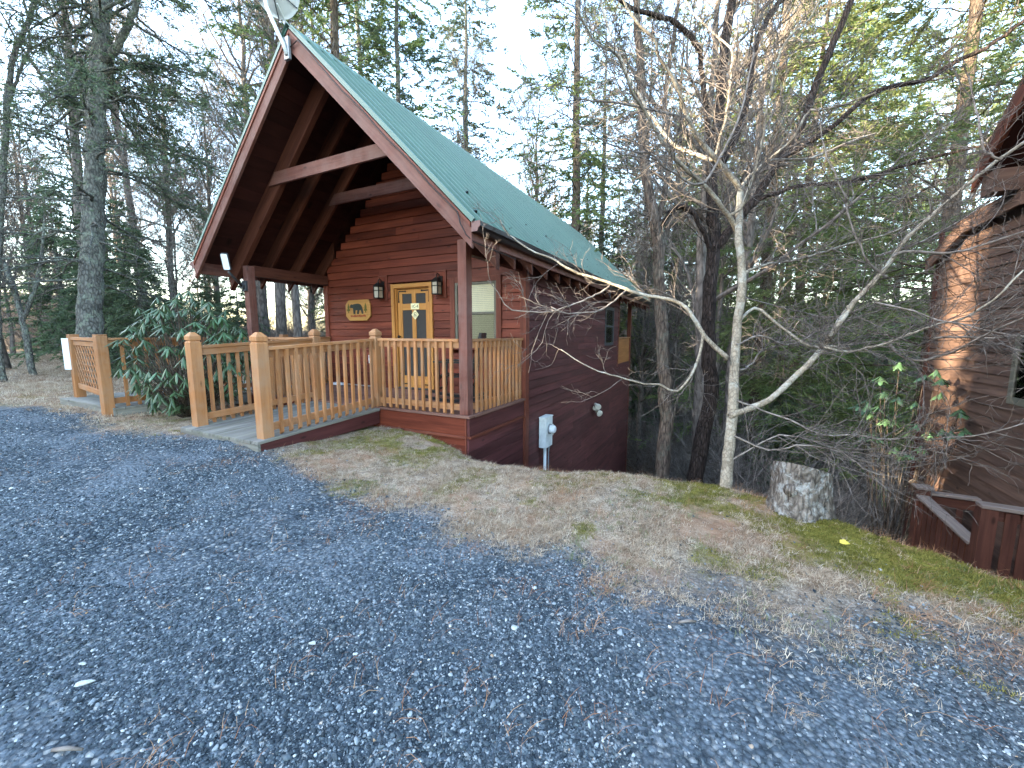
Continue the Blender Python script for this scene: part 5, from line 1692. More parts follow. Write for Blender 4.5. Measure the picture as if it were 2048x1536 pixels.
# --- evergreens
def conifer_meshes(seed, H, r0, zb, Rc, nb_, leaf, per, slope=.15, droop=.35, aspect=.28, up0=0.0, mat=None, bmat=None, sub=10, k=10, thin=1.0, trunk=True, dens_top=1.0):
    g = np.random.default_rng(seed)
    wood_, fol = Acc(), Acc()
    if trunk:
        zz = np.linspace(-.6, H, 22)
        p = np.stack([np.cumsum(g.normal(0, .012, 22)) * H * .12, np.cumsum(g.normal(0, .012, 22)) * H * .12, zz], -1)
        rr = r0 * np.maximum(1 - np.maximum(zz, 0) / H, .02) ** .8 * (1 + .35 * np.exp(-np.maximum(zz, 0) / .4))
        tubes(wood_, p[None], rr[None], k)
    else:
        zz = np.linspace(-.6, H, 22)
        p = np.stack([zz * 0, zz * 0, zz], -1)
    u = np.sort(g.uniform(0, 1, nb_) ** dens_top)
    hz = zb + (H - zb) * u * .985
    az = np.arange(nb_) * 2.399 + g.normal(0, .4, nb_)
    L = (Rc * (1 - u) ** .65 + .12 * Rc) * g.uniform(.55, 1.1, nb_)
    bx = np.stack([np.interp(hz, zz, p[:, 0]), np.interp(hz, zz, p[:, 1]), hz], -1)
    n = 9
    s = np.linspace(0, 1, n)[None, :, None]
    out = np.stack([np.cos(az), np.sin(az), az * 0], -1)[:, None, :]
    side = np.stack([-np.sin(az), np.cos(az), az * 0], -1)[:, None, :]
    bend = g.normal(0, .12, nb_)[:, None, None]
    sl = (slope + g.normal(0, .12, nb_) + up0 * u)[:, None, None]
    dr_ = (droop * g.uniform(.6, 1.4, nb_))[:, None, None]
    P = bx[:, None, :] + L[:, None, None] * (out * s + side * bend * s ** 2 + np.array([0, 0, 1.0]) * (sl * s - dr_ * s ** 2))
    P[:, 1:] += g.normal(0, .012, P[:, 1:].shape) * L[:, None, None]
    rad = taper(.012 + .016 * L / max(Rc, .1) * (r0 / .2) * .8, np.full(nb_, .004), n)
    tubes(wood_, P, rad, 5)
    # branchlets
    pp, dd, rr_, idx, ss = spawn(g, P, rad, sub, .18, 1.0, .5, 1.15)
    dd[:, 2] *= .35
    dd[:, 2] -= .10
    ln = L[idx] * g.uniform(.16, .42, len(pp)) * (1.15 - .65 * ss)
    B = walk(g, pp, dd, ln, 5, .16, -.03)
    tubes(wood_, B, taper(np.minimum(np.full(len(pp), .007), rr_), np.full(len(pp), .0025), 5), 3)
    # needles along branchlets and bough tips
    allp = B
    m = len(allp)
    cnt = np.maximum(1, (per * ln / np.mean(ln)).astype(int))
    q, d, _, ii, s_ = spawn(g, allp, np.ones((m, 5)), cnt, .02, 1.0, .3, 1.1)
    d[:, 2] *= .55
    d = nrm(d)
    ll = leaf * g.uniform(.6, 1.3, len(q))
    w = nrm(np.cross(d, nrm(g.normal(0, 1, d.shape)))) * (ll * aspect / 2)[:, None]
    blades(fol, q, d * ll[:, None], w, 0.0)
    print('needles', seed, len(q))
    return wood_.mesh("trunk", bmat or M['bark_conifer'], True), fol.mesh("needles", mat or M['needle'], False), len(q)

def place_tree(meshes, name, x, y, label, group=None, rotz=0.0, sc=1.0, z=None, parts=("trunk", "foliage")):
    root = tree_root(name, (x, y, gz(x, y) - .05 if z is None else z), label, group)
    root.rotation_euler = (0, 0, rotz)
    root.scale = (sc, sc, sc)
    for pn, me in zip(parts, meshes):
        mesh_obj(pn, me, root)
    return root

# the big hemlock on the left: traced trunk, grown boughs
def big_hemlock():
    g = np.random.default_rng(8)
    tr_ = [list(q) for q in CONIFER[0][1]]
    tr_.insert(0, [tr_[0][0], tr_[0][1], gz(tr_[0][0], tr_[0][1]) - .3, tr_[0][3] * 1.25])
    root = tree_root("hemlock_tree", tr_[0][:3], "big hemlock with thick grey trunk and drooping boughs left of the cabin")
    ps = []
    limb_obj("trunk", tr_, root, M['bark_conifer'], 48, 18, .012, g, ps)
    for nm, pts in CONIFER[1:]:
        limb_obj("limb", pts, root, M['bark_conifer'], 20, 9, .008, g, ps)
    org = np.array(tr_[0][:3])
    wood_, fol = Acc(), Acc()
    T, TR = ps[0]
    nb_ = 98
    hz = g.uniform(2.1, 12.5, nb_)
    az = g.uniform(0, 2 * np.pi, nb_)
    b0 = np.stack([np.interp(hz, T[:, 2], T[:, 0]), np.interp(hz, T[:, 2], T[:, 1]), hz], -1)
    L = g.uniform(1.6, 4.0, nb_) * np.interp(hz, [2.1, 3.5, 9, 12.5], [.7, 1.0, 1.0, .8])
    dead = hz < 4.0
    n = 10
    s = np.linspace(0, 1, n)[None, :, None]
    out = np.stack([np.cos(az), np.sin(az), az * 0], -1)[:, None, :]
    side = np.stack([-np.sin(az), np.cos(az), az * 0], -1)[:, None, :]
    sl = (g.normal(.22, .16, nb_) - .12 * dead)[:, None, None]
    dr_ = g.uniform(.25, .55, nb_)[:, None, None]
    P = b0[:, None, :] + L[:, None, None] * (out * s + side * g.normal(0, .14, nb_)[:, None, None] * s ** 2 + np.array([0, 0, 1.0]) * (sl * s - dr_ * s ** 2))
    P[:, 1:] += g.normal(0, .03, P[:, 1:].shape)
    rad = taper(g.uniform(.022, .042, nb_), np.full(nb_, .005), n)
    tubes(wood_, P - org, rad, 6)
    cnt = np.where(dead, 6, 16)
    pp, dd, rr_, idx, ss = spawn(g, P, rad, cnt, .15, 1.0, .45, 1.15)
    dd[:, 2] = dd[:, 2] * .4 - .08
    ln = g.uniform(.35, 1.15, len(pp)) * (1.2 - .6 * ss)
    B = walk(g, pp, dd, ln, 6, .16, -.03)
    tubes(wood_, B - org, taper(np.minimum(np.full(len(pp), .010), rr_), np.full(len(pp), .003), 6), 4)
    p2, d2, r2, i2, s2 = spawn(g, B, np.full((len(B), 6), .006), 7, .15, 1.0, .4, 1.0)
    d2[:, 2] = d2[:, 2] * .5 - .05
    l2 = g.uniform(.12, .42, len(p2)) * (1.1 - .5 * s2)
    B2 = walk(g, p2, d2, l2, 4, .14, -.02)
    tubes(wood_, B2 - org, taper(np.full(len(p2), .0045), np.full(len(p2), .002), 4), 3)
    deadb = dead[idx][i2]
    cnt = np.where(deadb, g.integers(0, 2, len(p2)), g.integers(6, 12, len(p2)))
    cnt = (cnt * np.clip(fbm(B2[:, 0, 0] * .8, B2[:, 0, 2] * 1.1 + B2[:, 0, 1] * .5, 3) * 2.2 - .25, 0, 1.4)).astype(int)
    q, d, _, ii, s_ = spawn(g, B2, np.ones((len(B2), 4)), cnt, .0, 1.0, .3, 1.0)
    d[:, 2] *= .6
    d = nrm(d)
    ll = g.uniform(.045, .10, len(q))
    w = nrm(np.cross(d, nrm(g.normal(0, 1.2, d.shape) + np.array([0, 0, 1.0])))) * (ll * .15)[:, None]
    blades(fol, q - org, d * ll[:, None], w)
    mesh_obj("boughs", wood_.mesh("boughs", M['bark_conifer']), root)
    o = mesh_obj("needles", fol.mesh("needles", M['needle'], False), root)
    o["kind"] = "stuff"
    return len(q)
nh = big_hemlock()

CV = [conifer_meshes(101, 27, .28, 4.0, 4.2, 140, .16, 27, droop=.45, sub=10),
      conifer_meshes(102, 31, .32, 6.0, 5.2, 140, .18, 28, slope=.25, droop=.35, mat=M['needle_pine'], bmat=M['bark_brown'], sub=10),
      conifer_meshes(103, 25, .22, 2.0, 3.3, 150, .15, 25, droop=.55, sub=10),
      conifer_meshes(104, 28, .30, 9.0, 5.4, 120, .19, 30, slope=.35, droop=.3, mat=M['needle_pine'], bmat=M['bark_brown'], sub=10)]
PINE = conifer_meshes(105, 24, .27, 3.0, 5.6, 150, .19, 45, slope=.2, droop=.32, mat=M['needle_pine'], bmat=M['bark_brown'], sub=16, aspect=.15)
LOW = conifer_meshes(106, 5.5, .09, .2, 1.7, 120, .10, 22, slope=.1, droop=.35, sub=11)

# --- leafless forest trees
def bare_meshes(seed, H, r0, first=.35, nb_=26, spread=1.0, forked=False):
    g = np.random.default_rng(seed)
    w1, w2 = Acc(), Acc()
    n = 18
    z_ = np.linspace(-.6, H, n)
    p = np.stack([np.cumsum(g.normal(0, .018, n)) * H * .16, np.cumsum(g.normal(0, .018, n)) * H * .16, z_], -1)
    rr = r0 * np.maximum(1 - np.maximum(z_, 0) / H, .03) ** .85 * (1 + .4 * np.exp(-np.maximum(z_, 0) / .4))
    tubes(w1, p[None], rr[None], 9)
    q = p[None]
    a, d, r, idx, s = spawn(g, q, rr[None], nb_, first, .98, .5, 1.05)
    ln = H * .30 * g.uniform(.5, 1.1, nb_) * (1.25 - .85 * s) * spread
    P1 = walk(g, a, d, ln, 9, .13, .09)
    R1 = taper(np.minimum(r * .55, .09), np.full(nb_, .010), 9)
    tubes(w1, P1, R1, 5)
    ge = twig_levels(g, P1, R1, [(.8, 2.2), (.4, 1.2), (.25, .7)], [8, 5, 2], [(.016, .008), (.009, .005), (.006, .004)], .05, n=5)
    for lv, (P, rad) in enumerate(ge):
        tubes(w2, P, rad, 3)
    return w1.mesh("trunk", M['bark_far']), w2.mesh("twigs", M['brush'])
BV = [bare_meshes(201, 15, .16), bare_meshes(202, 18, .20, .3, 30), bare_meshes(203, 12, .10, .25, 24, 1.2), bare_meshes(204, 9, .07, .15, 22, 1.3), bare_meshes(205, 20, .22, .45, 26)]

# named evergreens behind the cabin
place_tree(CV[2], "hemlock_tree", -9.7, 15.4, "tall narrow hemlock behind the middle of the green roof, straight trunk showing", rotz=.4, sc=1.08)
place_tree(CV[0], "hemlock_tree", -15.4, 13.2, "evergreen beyond the roof peak with thin open crown", rotz=2.1, sc=1.02)
place_tree(CV[1], "pine_tree", -3.4, 14.5, "tall pine behind the far end of the green roof with wide open crown", rotz=1.2, sc=.98)
place_tree(CV[3], "pine_tree", 4.6, 15.5, "tall pine seen between the limbs of the dark tree and the pale tree", rotz=.3, sc=1.0)
place_tree(PINE, "pine_tree", 8.3, 10.6, "broad green pine with low boughs above the brown cabin's roof", rotz=.9, sc=1.0)
place_tree(PINE, "pine_tree", 6.2, 16.5, "bushy green pine left of the brown cabin, standing farther down the slope", rotz=3.0, sc=1.0)
place_tree(LOW, "hemlock_sapling", -13.2, 1.6, "low dense dark evergreen left of the big hemlock trunk", rotz=.5, sc=.85)
place_tree(LOW, "hemlock_sapling", -15.6, 1.3, "low dark evergreen behind the forked grey tree", rotz=2.5, sc=.95)
place_tree(PINE, "pine_tree", 13.6, 17.0, "green pine at the right, behind the one over the brown cabin's roof", rotz=5.0, sc=1.0)
place_tree(CV[2], "hemlock_tree", -1.2, 19.5, "narrow evergreen right of the roof's far end, in front of the tall pine row", rotz=4.4, sc=1.0)
place_tree(LOW, "hemlock_sapling", 5.2, 12.5, "low dark evergreen in the hollow right of the pale trunk", rotz=1.5, sc=.9)

for i, (x, y, sc, rzz, lab) in enumerate([
        (-18.5, 3.2, 1.2, .3, "dense dark evergreen at the far left edge behind the thin pale trunk"),
        (-16.2, 5.0, .8, 1.3, "dark evergreen clump left of the hemlock, at the back of the grass"),
        (-13.4, 4.6, .7, 2.2, "dark evergreen seen just left of the big hemlock trunk, farther back"),
        (-21.5, 2.2, 1.3, 4.0, "farthest low evergreen at the left edge of the grass")]):
    place_tree(LOW, "hemlock_sapling", x, y, lab, rotz=rzz, sc=sc)

# the rest of the wood
def visible_dir(x, y):
    dx, dy = x - CAM.x, y - CAM.y
    f = dx * _f.x + dy * _f.y
    r = dx * _r0.x + dy * _r0.y
    return f > 1 and abs(r) < f * 1.36
taken = [(-9.7, 15.4), (-15.4, 13.2), (-3.4, 14.5), (4.6, 15.5), (8.3, 10.6), (6.2, 16.5), (-13.2, 1.6), (-15.6, 1.3), (-9.3, -1), (2.8, 3.2), (2.3, 2.6)]
def free(x, y, dmin):
    if -7.6 < x < 1.6 and -4 < y < 14.0:
        return False
    if x > 4.6 and -5 < y < 7.5:
        return False
    if y < -1.2 and x > -30:
        return False
    if -9 < x < -4.5 and -3 < y < 2:
        return False
    return all((x - a) ** 2 + (y - c) ** 2 > dmin * dmin for a, c in taken)
gw = np.random.default_rng(77)
spots = []
tries = 0
while len(spots) < 128 and tries < 9000:
    tries += 1
    rr_ = 9 + 46 * gw.random() ** 1.0
    th = YAW + gw.uniform(-.95, .95)
    x, y = CAM.x - math.sin(th) * rr_, CAM.y + math.cos(th) * rr_
    if rr_ < 20 and ((x - CAM.x) * _r0.x + (y - CAM.y) * _r0.y) < -.62 * ((x - CAM.x) * _f.x + (y - CAM.y) * _f.y):
        continue
    px_ = ((x - CAM.x) * _r0.x + (y - CAM.y) * _r0.y) / ((x - CAM.x) * _f.x + (y - CAM.y) * _f.y + 1e-6)
    if -.36 < px_ < -.27 or -.07 < px_ < .03 or (-.78 < px_ < -.6 and rr_ < 26) or (px_ > .55 and rr_ < 24):
        continue
    if visible_dir(x, y) and free(x, y, 1.5 + rr_ * .03):
        taken.append((x, y))
        spots.append((x, y, rr_))
near_words = ["thin", "slim", "straight", "leaning", "tall", "bushy", "crooked", "forked"]
size_words = {}
for i, (x, y, rr_) in enumerate(spots):
    side = (x - CAM.x) * _r0.x + (y - CAM.y) * _r0.y
    fw_ = (x - CAM.x) * _f.x + (y - CAM.y) * _f.y
    px = side / fw_
    where = "in the wood left of the cabin" if px < -.55 else "in the wood behind the cabin" if px < .25 else "in the wooded hollow right of the cabin" if px < .75 else "in the wood beyond the brown cabin"
    dist = "near the clearing" if rr_ < 20 else "in the middle distance" if rr_ < 36 else "far back"
    ever = gw.random() < (.04 if px < -.5 else .32 if px < .25 else .3)
    if ever and rr_ > 14:
        j = int(gw.integers(0, 4))
        kind_ = ("drooping evergreen", "tall open pine", "narrow evergreen", "high crowned pine")[j]
        place_tree(CV[j], "forest_conifer", x, y, "%s %s, %s" % (kind_, where, dist), "evergreens of the wood, %s, %s" % (where, dist), gw.uniform(0, 6.28), gw.uniform(.7, 1.0))
    else:
        j = int(gw.integers(0, 5))
        sc_ = gw.uniform(.75, 1.15)
        kind_ = ("grey", "tall grey", "slender grey", "low branchy", "tall thick")[j]
        place_tree(BV[j], "forest_tree", x, y, "bare %s tree %s, %s" % (kind_, where, dist), "leafless trees of the wood, %s, %s" % (where, dist), gw.uniform(0, 6.28), sc_, parts=("trunk", "twigs"))

# --- rhododendrons
def rhodo_leaf(L, W):
    n = 5
    V = []
    for i in range(n):
        s = i / (n - 1)
        w = W * math.sin(math.pi * min(max(s * .92 + .06, 0), 1)) ** .8
        x = L * (s - .12 * s * s)
        zc = -.10 * L * s * s
        V += [(x, -w, zc - .35 * w), (x, 0, zc + .10 * W), (x, w, zc - .35 * w)]
    Q = []
    for i in range(n - 1):
        a = i * 3
        Q += [(a, a + 1, a + 4, a + 3), (a + 1, a + 2, a + 5, a + 4)]
    return np_mesh("leaf", V, Q, None, M['rhodo'], True)
def rhododendron(root, centre, rad, nwh, L, W, seed, per=9, droop=(.2, .75), keep=300):
    g = np.random.default_rng(seed)
    leaf_me = rhodo_leaf(L, W)
    org = np.array(wpos(root))
    base = np.array([centre[0], centre[1], gz(centre[0], centre[1])])
    stems = Acc()
    tips = []
    tries = 0
    while len(tips) < nwh and tries < 20000:
        tries += 1
        v = nrm(g.normal(0, 1, (1, 3)))[0]
        rr = g.uniform(.45, 1.0) ** .45
        p = np.array(centre) + v * np.array(rad) * rr
        if p[2] > base[2] + .12 and all(np.linalg.norm(p - q) > .115 for q in tips):
            tips.append(p)
    P = []
    for t in tips:
        st = base + g.normal(0, .07, 3) * np.array([1, 1, 0])
        m1 = st * .55 + t * .45 + np.array([0, 0, -.12]) + g.normal(0, .05, 3)
        s = np.linspace(0, 1, 8)[:, None]
        P.append((1 - s) ** 2 * st + 2 * s * (1 - s) * m1 + s ** 2 * t)
    P = np.array(P)
    tubes(stems, P - org, taper(np.full(len(P), .012), np.full(len(P), .004), 8), 5)
    o = mesh_obj("stems", stems.mesh("stems", M['bark_brown']), root)
    items = []
    for t, path in zip(tips, P):
        ax = nrm((path[-1] - path[-2])[None])[0]
        ax = nrm((ax * .5 + np.array([0, 0, .8]))[None])[0]
        k = int(g.integers(per - 2, per + 3))
        a0 = g.uniform(0, 6.28)
        dr0 = g.uniform(*droop)
        for j in range(k):
            a = a0 + j * 2 * math.pi / k + g.normal(0, .15)
            dr_ = dr0 + g.normal(0, .14)
            items.append((t + np.array([0, 0, g.uniform(-.03, .01)]), a, dr_, g.uniform(.75, 1.15)))
    items.sort(key=lambda q: (q[0][0] - CAM.x) ** 2 + (q[0][1] - CAM.y) ** 2)
    rest = Acc()
    lv = np.empty(len(leaf_me.vertices) * 3, dtype=np.float32)
    leaf_me.vertices.foreach_get("co", lv)
    lv = lv.reshape(-1, 3)
    lq = np.array([list(p.vertices) for p in leaf_me.polygons])
    for i, (t, a, dr_, sc) in enumerate(items):
        mtx = Matrix.Translation(Vector(t - org)) @ Matrix.Rotation(a, 4, 'Z') @ Matrix.Rotation(dr_, 4, 'Y') @ Matrix.Rotation(g.normal(0, .25), 4, 'X') @ Matrix.Scale(sc, 4)
        if i < keep:
            o = bpy.data.objects.new("leaf", leaf_me)
            ROOT.objects.link(o)
            o.parent = root
            o.matrix_local = mtx
        else:
            mm = np.array(mtx)
            rest.add(lv @ mm[:3, :3].T + mm[:3, 3], lq)
    if rest.V:
        o = mesh_obj("leaves", rest.mesh("leaves", M['rhodo'], True), root)
        o["kind"] = "stuff"
rb = empty("rhododendron_bush", (-4.35, -1.25, gz(-4.35, -1.25)), "rhododendron bush with drooping green leaves beside the ramp", "bush")
rhododendron(rb, (-4.3, -1.35, .85), (1.2, .75, .95), 210, .20, .0165, 3, 8, (.35, 1.05))
rb2 = empty("rhododendron_bush", (5.75, 3.9, gz(5.75, 3.9)), "loose rhododendron with broad leaves in front of the brown cabin wall", "bush")
rhododendron(rb2, (5.75, 3.75, -.05), (.75, .55, .85), 34, .17, .030, 5, 8, (.25, .9))
# ------------------------------------------------------------------ scattered ground cover (uncountable)
def scatter(name, protos, P, rot, scl, idx, label=None):
    coll = bpy.data.collections.new(name + "_pieces")
    for i, me in enumerate(protos):
        o = bpy.data.objects.new("%s_piece_%02d" % (name, i), me)
        coll.objects.link(o)
    pm = bpy.data.meshes.new(name)
    pm.vertices.add(len(P))
    pm.vertices.foreach_set("co", np.asarray(P, np.float32).ravel())
    a = pm.attributes.new("rot", 'FLOAT_VECTOR', 'POINT'); a.data.foreach_set("vector", np.asarray(rot, np.float32).ravel())
    a = pm.attributes.new("scl", 'FLOAT_VECTOR', 'POINT'); a.data.foreach_set("vector", np.asarray(scl, np.float32).ravel())
    a = pm.attributes.new("idx", 'INT', 'POINT'); a.data.foreach_set("value", np.asarray(idx, np.int32))
    pm.update()
    o = bpy.data.objects.new(name, pm)
    ROOT.objects.link(o)
    ng = bpy.data.node_groups.new(name + "_nodes", 'GeometryNodeTree')
    ng.interface.new_socket("Geometry", in_out='INPUT', socket_type='NodeSocketGeometry')
    ng.interface.new_socket("Geometry", in_out='OUTPUT', socket_type='NodeSocketGeometry')
    gi = ng.nodes.new("NodeGroupInput"); go = ng.nodes.new("NodeGroupOutput")
    ci = ng.nodes.new("GeometryNodeCollectionInfo")
    ci.inputs["Collection"].default_value = coll
    ci.inputs["Separate Children"].default_value = True
    ci.inputs["Reset Children"].default_value = True
    ip = ng.nodes.new("GeometryNodeInstanceOnPoints")
    ip.inputs["Pick Instance"].default_value = True
    def at(nm, typ):
        n = ng.nodes.new("GeometryNodeInputNamedAttribute")
        n.data_type = typ
        n.inputs["Name"].default_value = nm
        return n.outputs[0]
    e2r = ng.nodes.new("FunctionNodeEulerToRotation")
    ng.links.new(at("rot", 'FLOAT_VECTOR'), e2r.inputs[0])
    ng.links.new(gi.outputs[0], ip.inputs["Points"])
    ng.links.new(ci.outputs[0], ip.inputs["Instance"])
    ng.links.new(at("idx", 'INT'), ip.inputs["Instance Index"])
    ng.links.new(e2r.outputs[0], ip.inputs["Rotation"])
    ng.links.new(at("scl", 'FLOAT_VECTOR'), ip.inputs["Scale"])
    ng.links.new(ip.outputs[0], go.inputs[0])
    md = o.modifiers.new("scatter", 'NODES')
    md.node_group = ng
    o["kind"] = "stuff"
    if label:
        o["label"] = label
    return o

gs = np.random.default_rng(99)
def ico():
    t = (1 + 5 ** .5) / 2
    v = nrm(np.array([(-1, t, 0), (1, t, 0), (-1, -t, 0), (1, -t, 0), (0, -1, t), (0, 1, t), (0, -1, -t), (0, 1, -t), (t, 0, -1), (t, 0, 1), (-t, 0, -1), (-t, 0, 1)], float))
    f = [(0, 11, 5), (0, 5, 1), (0, 1, 7), (0, 7, 10), (0, 10, 11), (1, 5, 9), (5, 11, 4), (11, 10, 2), (10, 7, 6), (7, 1, 8), (3, 9, 4), (3, 4, 2), (3, 2, 6), (3, 6, 8), (3, 8, 9), (4, 9, 5), (2, 4, 11), (6, 2, 10), (8, 6, 7), (9, 8, 1)]
    V = [tuple(p) for p in v]
    cache = {}
    def mid(a, b_):
        k = (min(a, b_), max(a, b_))
        if k not in cache:
            cache[k] = len(V)
            V.append(tuple(nrm((np.array(V[a]) + np.array(V[b_]))[None])[0]))
        return cache[k]
    out = []
    for a, b_, c in f:
        x, y, z = mid(a, b_), mid(b_, c), mid(c, a)
        out += [(a, x, z), (b_, y, x), (c, z, y), (x, y, z)]
    return np.array(V), np.array(out)
IV, IF = ico()
def stone_mesh(seed, flat=.48, mat=None, name="stone"):
    g = np.random.default_rng(seed)
    v = IV.copy()
    for _ in range(12):
        n = nrm(g.normal(0, 1, (1, 3)))[0]
        d = g.uniform(.45, .8)
        h = v @ n
        v = v - np.maximum(h - d, 0)[:, None] * n
    v = v * np.array([1, g.uniform(.6, .9), flat * g.uniform(.8, 1.2)])
    return np_mesh(name, v, None, IF, mat, False)

def gravel_mat():
    m, nt, b = new_mat("gravel_stone", .75, .25)
    oi = nd(nt, "ShaderNodeObjectInfo")
    tc = nd(nt, "ShaderNodeTexCoord")
    n = nd(nt, "ShaderNodeTexNoise", {"Vector": tc.outputs["Object"], "Scale": 2.5, "Detail": 5.0, "Roughness": .7})
    col = ramp(nt, oi.outputs["Random"], [(0.0, (.022, .031, .038)), (.40, (.056, .074, .087)), (.76, (.118, .147, .163)), (.90, (.25, .285, .305)), (.965, (.36, .39, .40)), (.992, (.56, .58, .56)), (1.0, (.42, .25, .12))])
    col = mixc(nt, .35, col, ramp(nt, n.outputs[0], [(.3, (.25, .25, .25)), (.7, (1, 1, 1))]), 'MULTIPLY')
    nt.links.new(col, b.inputs["Base Color"])
    return m
GM = gravel_mat()
stones = [stone_mesh(300 + i, mat=GM, name="gravel_stone") for i in range(8)]

def cam_sample(n, rmin, rmax, ymax, half=1.35, power=1.0):
    """ground points in the part of the drive and verge that can be seen, denser nearby"""
    r = rmin + (rmax - rmin) * gs.random(n) ** power
    th = YAW + gs.uniform(-.98, .98, n)
    x, y = CAM.x - np.sin(th) * r, CAM.y + np.cos(th) * r
    return x, y, r

# gravel
x, y, r = cam_sample(420000, .55, 10.5, 0, power=1.15)
gm = gravel_mask(x, y)
nn = fbm(x * .9 + 3, y * 1.5, 4)
keep = gs.random(len(x)) < gm * np.clip(.16 + .9 * sst(.36, .52, nn), .1, 1.0) + .015 * (y < 0)
keep &= crest_dist(x, y) < -.3
keep &= ~((x > -3.3) & (x < -1.6) & (y > -1.96))
x, y, r = x[keep], y[keep], r[keep]
s = np.exp(gs.normal(-5.02, .40, len(x))) * np.clip(.85 + r * .04, .85, 1.25)
s = np.clip(s, .003, .027)
z = height(x, y) + s * .18
rot = np.stack([gs.normal(0, .35, len(x)), gs.normal(0, .35, len(x)), gs.uniform(0, 6.28, len(x))], -1)
scatter("gravel", stones, np.stack([x, y, z], -1), rot, np.stack([s, s, s], -1), gs.integers(0, 8, len(x)), "loose blue grey gravel of the drive")
NG = len(x)

# larger stones that stand out
BM, nt_, b_ = new_mat("pale_stone", .7, .25)
tc_ = nd(nt_, "ShaderNodeTexCoord")
n_ = nd(nt_, "ShaderNodeTexNoise", {"Vector": tc_.outputs["Object"], "Scale": 4.0, "Detail": 6.0, "Roughness": .7})
nt_.links.new(ramp(nt_, n_.outputs[0], [(.3, (.24, .26, .26)), (.7, (.50, .52, .49))]), b_.inputs["Base Color"])
for i, (sx, sy, ssc, rzz, lab) in enumerate([
        (.70, -4.14, (.052, .018, .010), .75, "long flat pale stone in the gravel at the lower left of the drive"),
        (.56, -4.10, (.022, .011, .008), .5, "small pale oval stone just above the long flat pale one"),
        (1.36, -3.51, (.026, .017, .012), .3, "single pale stone in the middle of the gravel drive"),
        (2.20, -2.93, (.020, .024, .014), 1.2, "pale angular stone on the gravel nearest the grass, centre of the drive")]):
    me = stone_mesh(400 + i, .8, BM, "pale_stone")
    o = mesh_obj("pale_stone", me, None, (sx, sy, gz(sx, sy) + ssc[2] * .5), rzz, ssc)
    tag(o, lab, "stone", "pale stones lying in the gravel")
o = None
tw = MB()
for i, (sx, sy, L, a, lab) in enumerate([(1.02, -4.28, .11, .5, "short straight tan stick lying on gravel at the lower left"), (3.02, -2.47, .10, .55, "short pale broken stick where grass meets gravel")]):
    b = MB()
    zc = gz(sx, sy) + .012
    b.tube([(sx - L / 2 * math.cos(a), sy - L / 2 * math.sin(a), zc), (sx, sy, zc + .006), (sx + L / 2 * math.cos(a), sy + L / 2 * math.sin(a), zc)], [.006, .008, .005], 6)
    o = b.build("stick", M['twig'], None, True)
    tag(o, lab, "stick")
b = MB()
lx, ly = 4.05, -.84
lz = gz(lx, ly)
b.poly([(lx - .03, ly - .02, lz + .015), (lx + .005, ly - .035, lz + .02), (lx + .04, ly, lz + .015), (lx + .01, ly + .03, lz + .03), (lx - .025, ly + .02, lz + .025)], [(0, 1, 2, 3, 4)])
b.poly([(lx - .03, ly - .02, lz + .012), (lx + .005, ly - .035, lz + .017), (lx + .04, ly, lz + .012), (lx + .01, ly + .03, lz + .027), (lx - .025, ly + .02, lz + .022)], [(4, 3, 2, 1, 0)])
o = b.build("fallen_leaf", M['yellow_leaf'])
tag(o, "bright yellow fallen leaf on the moss right of the stump", "leaf")

# grass
def grass_mat(name, a, c, d, trans=.25):
    m = bpy.data.materials.new(name)
    m.use_nodes = True
    nt = m.node_tree
    b = nt.nodes["Principled BSDF"]
    b.inputs["Roughness"].default_value = .7
    b.inputs["Specular IOR Level"].default_value = .2
    oi = nd(nt, "ShaderNodeObjectInfo")
    col = ramp(nt, oi.outputs["Random"], [(0, a), (.55, c), (1, d)])
    nt.links.new(col, b.inputs["Base Color"])
    tr = nd(nt, "ShaderNodeBsdfTranslucent", {0: col})
    mx = nd(nt, "ShaderNodeMixShader", {0: trans, 1: b.outputs[0], 2: tr.outputs[0]})
    nt.links.new(mx.outputs[0], nt.nodes["Material Output"].inputs[0])
    return m
STRAW = grass_mat("straw_grass", (.22, .14, .085), (.46, .35, .24), (.66, .56, .43))
MOSSG = grass_mat("moss_green", (.085, .085, .016), (.20, .185, .036), (.34, .295, .08))
GREEN = grass_mat("sparse_green_grass", (.10, .13, .05), (.18, .21, .09), (.26, .27, .14))
PNEED = grass_mat("orange_pine_needles", (.24, .10, .045), (.34, .17, .085), (.44, .28, .165), .05)
LITTER = grass_mat("brown_leaf_litter", (.05, .034, .024), (.13, .085, .055), (.27, .19, .13), .1)
def tuft(seed, n, h, spread, lean, w, mat):
    g = np.random.default_rng(seed)
    V, Q = [], []
    for i in range(n):
        a, ln = g.uniform(0, 6.28), h * g.uniform(.5, 1.2)
        px, py = g.normal(0, spread, 2)
        le = lean * g.uniform(.4, 1.3)
        dx, dy = math.cos(a), math.sin(a)
        ex, ey = -dy * w, dx * w
        o = len(V)
        for t in (0, .4, .75, 1):
            hx = ln * (math.sin(le * t) / max(le, .01)) if False else ln * t * math.sin(le * (.4 + .6 * t))
            hz_ = ln * t * math.cos(le * (.4 + .6 * t))
            ww = (1 - t) ** .7
            V += [(px + dx * hx - ex * ww, py + dy * hx - ey * ww, hz_), (px + dx * hx + ex * ww, py + dy * hx + ey * ww, hz_ + .0005)]
        for k in range(3):
            Q.append((o + 2 * k, o + 2 * k + 1, o + 2 * k + 3, o + 2 * k + 2))
    return np_mesh("tuft", V, Q, None, mat)
straw = [tuft(500 + i, 12, .05, .022, 1.35, .0016, STRAW) for i in range(5)] + [tuft(510 + i, 14, .034, .02, 1.1, .0015, STRAW) for i in range(3)]
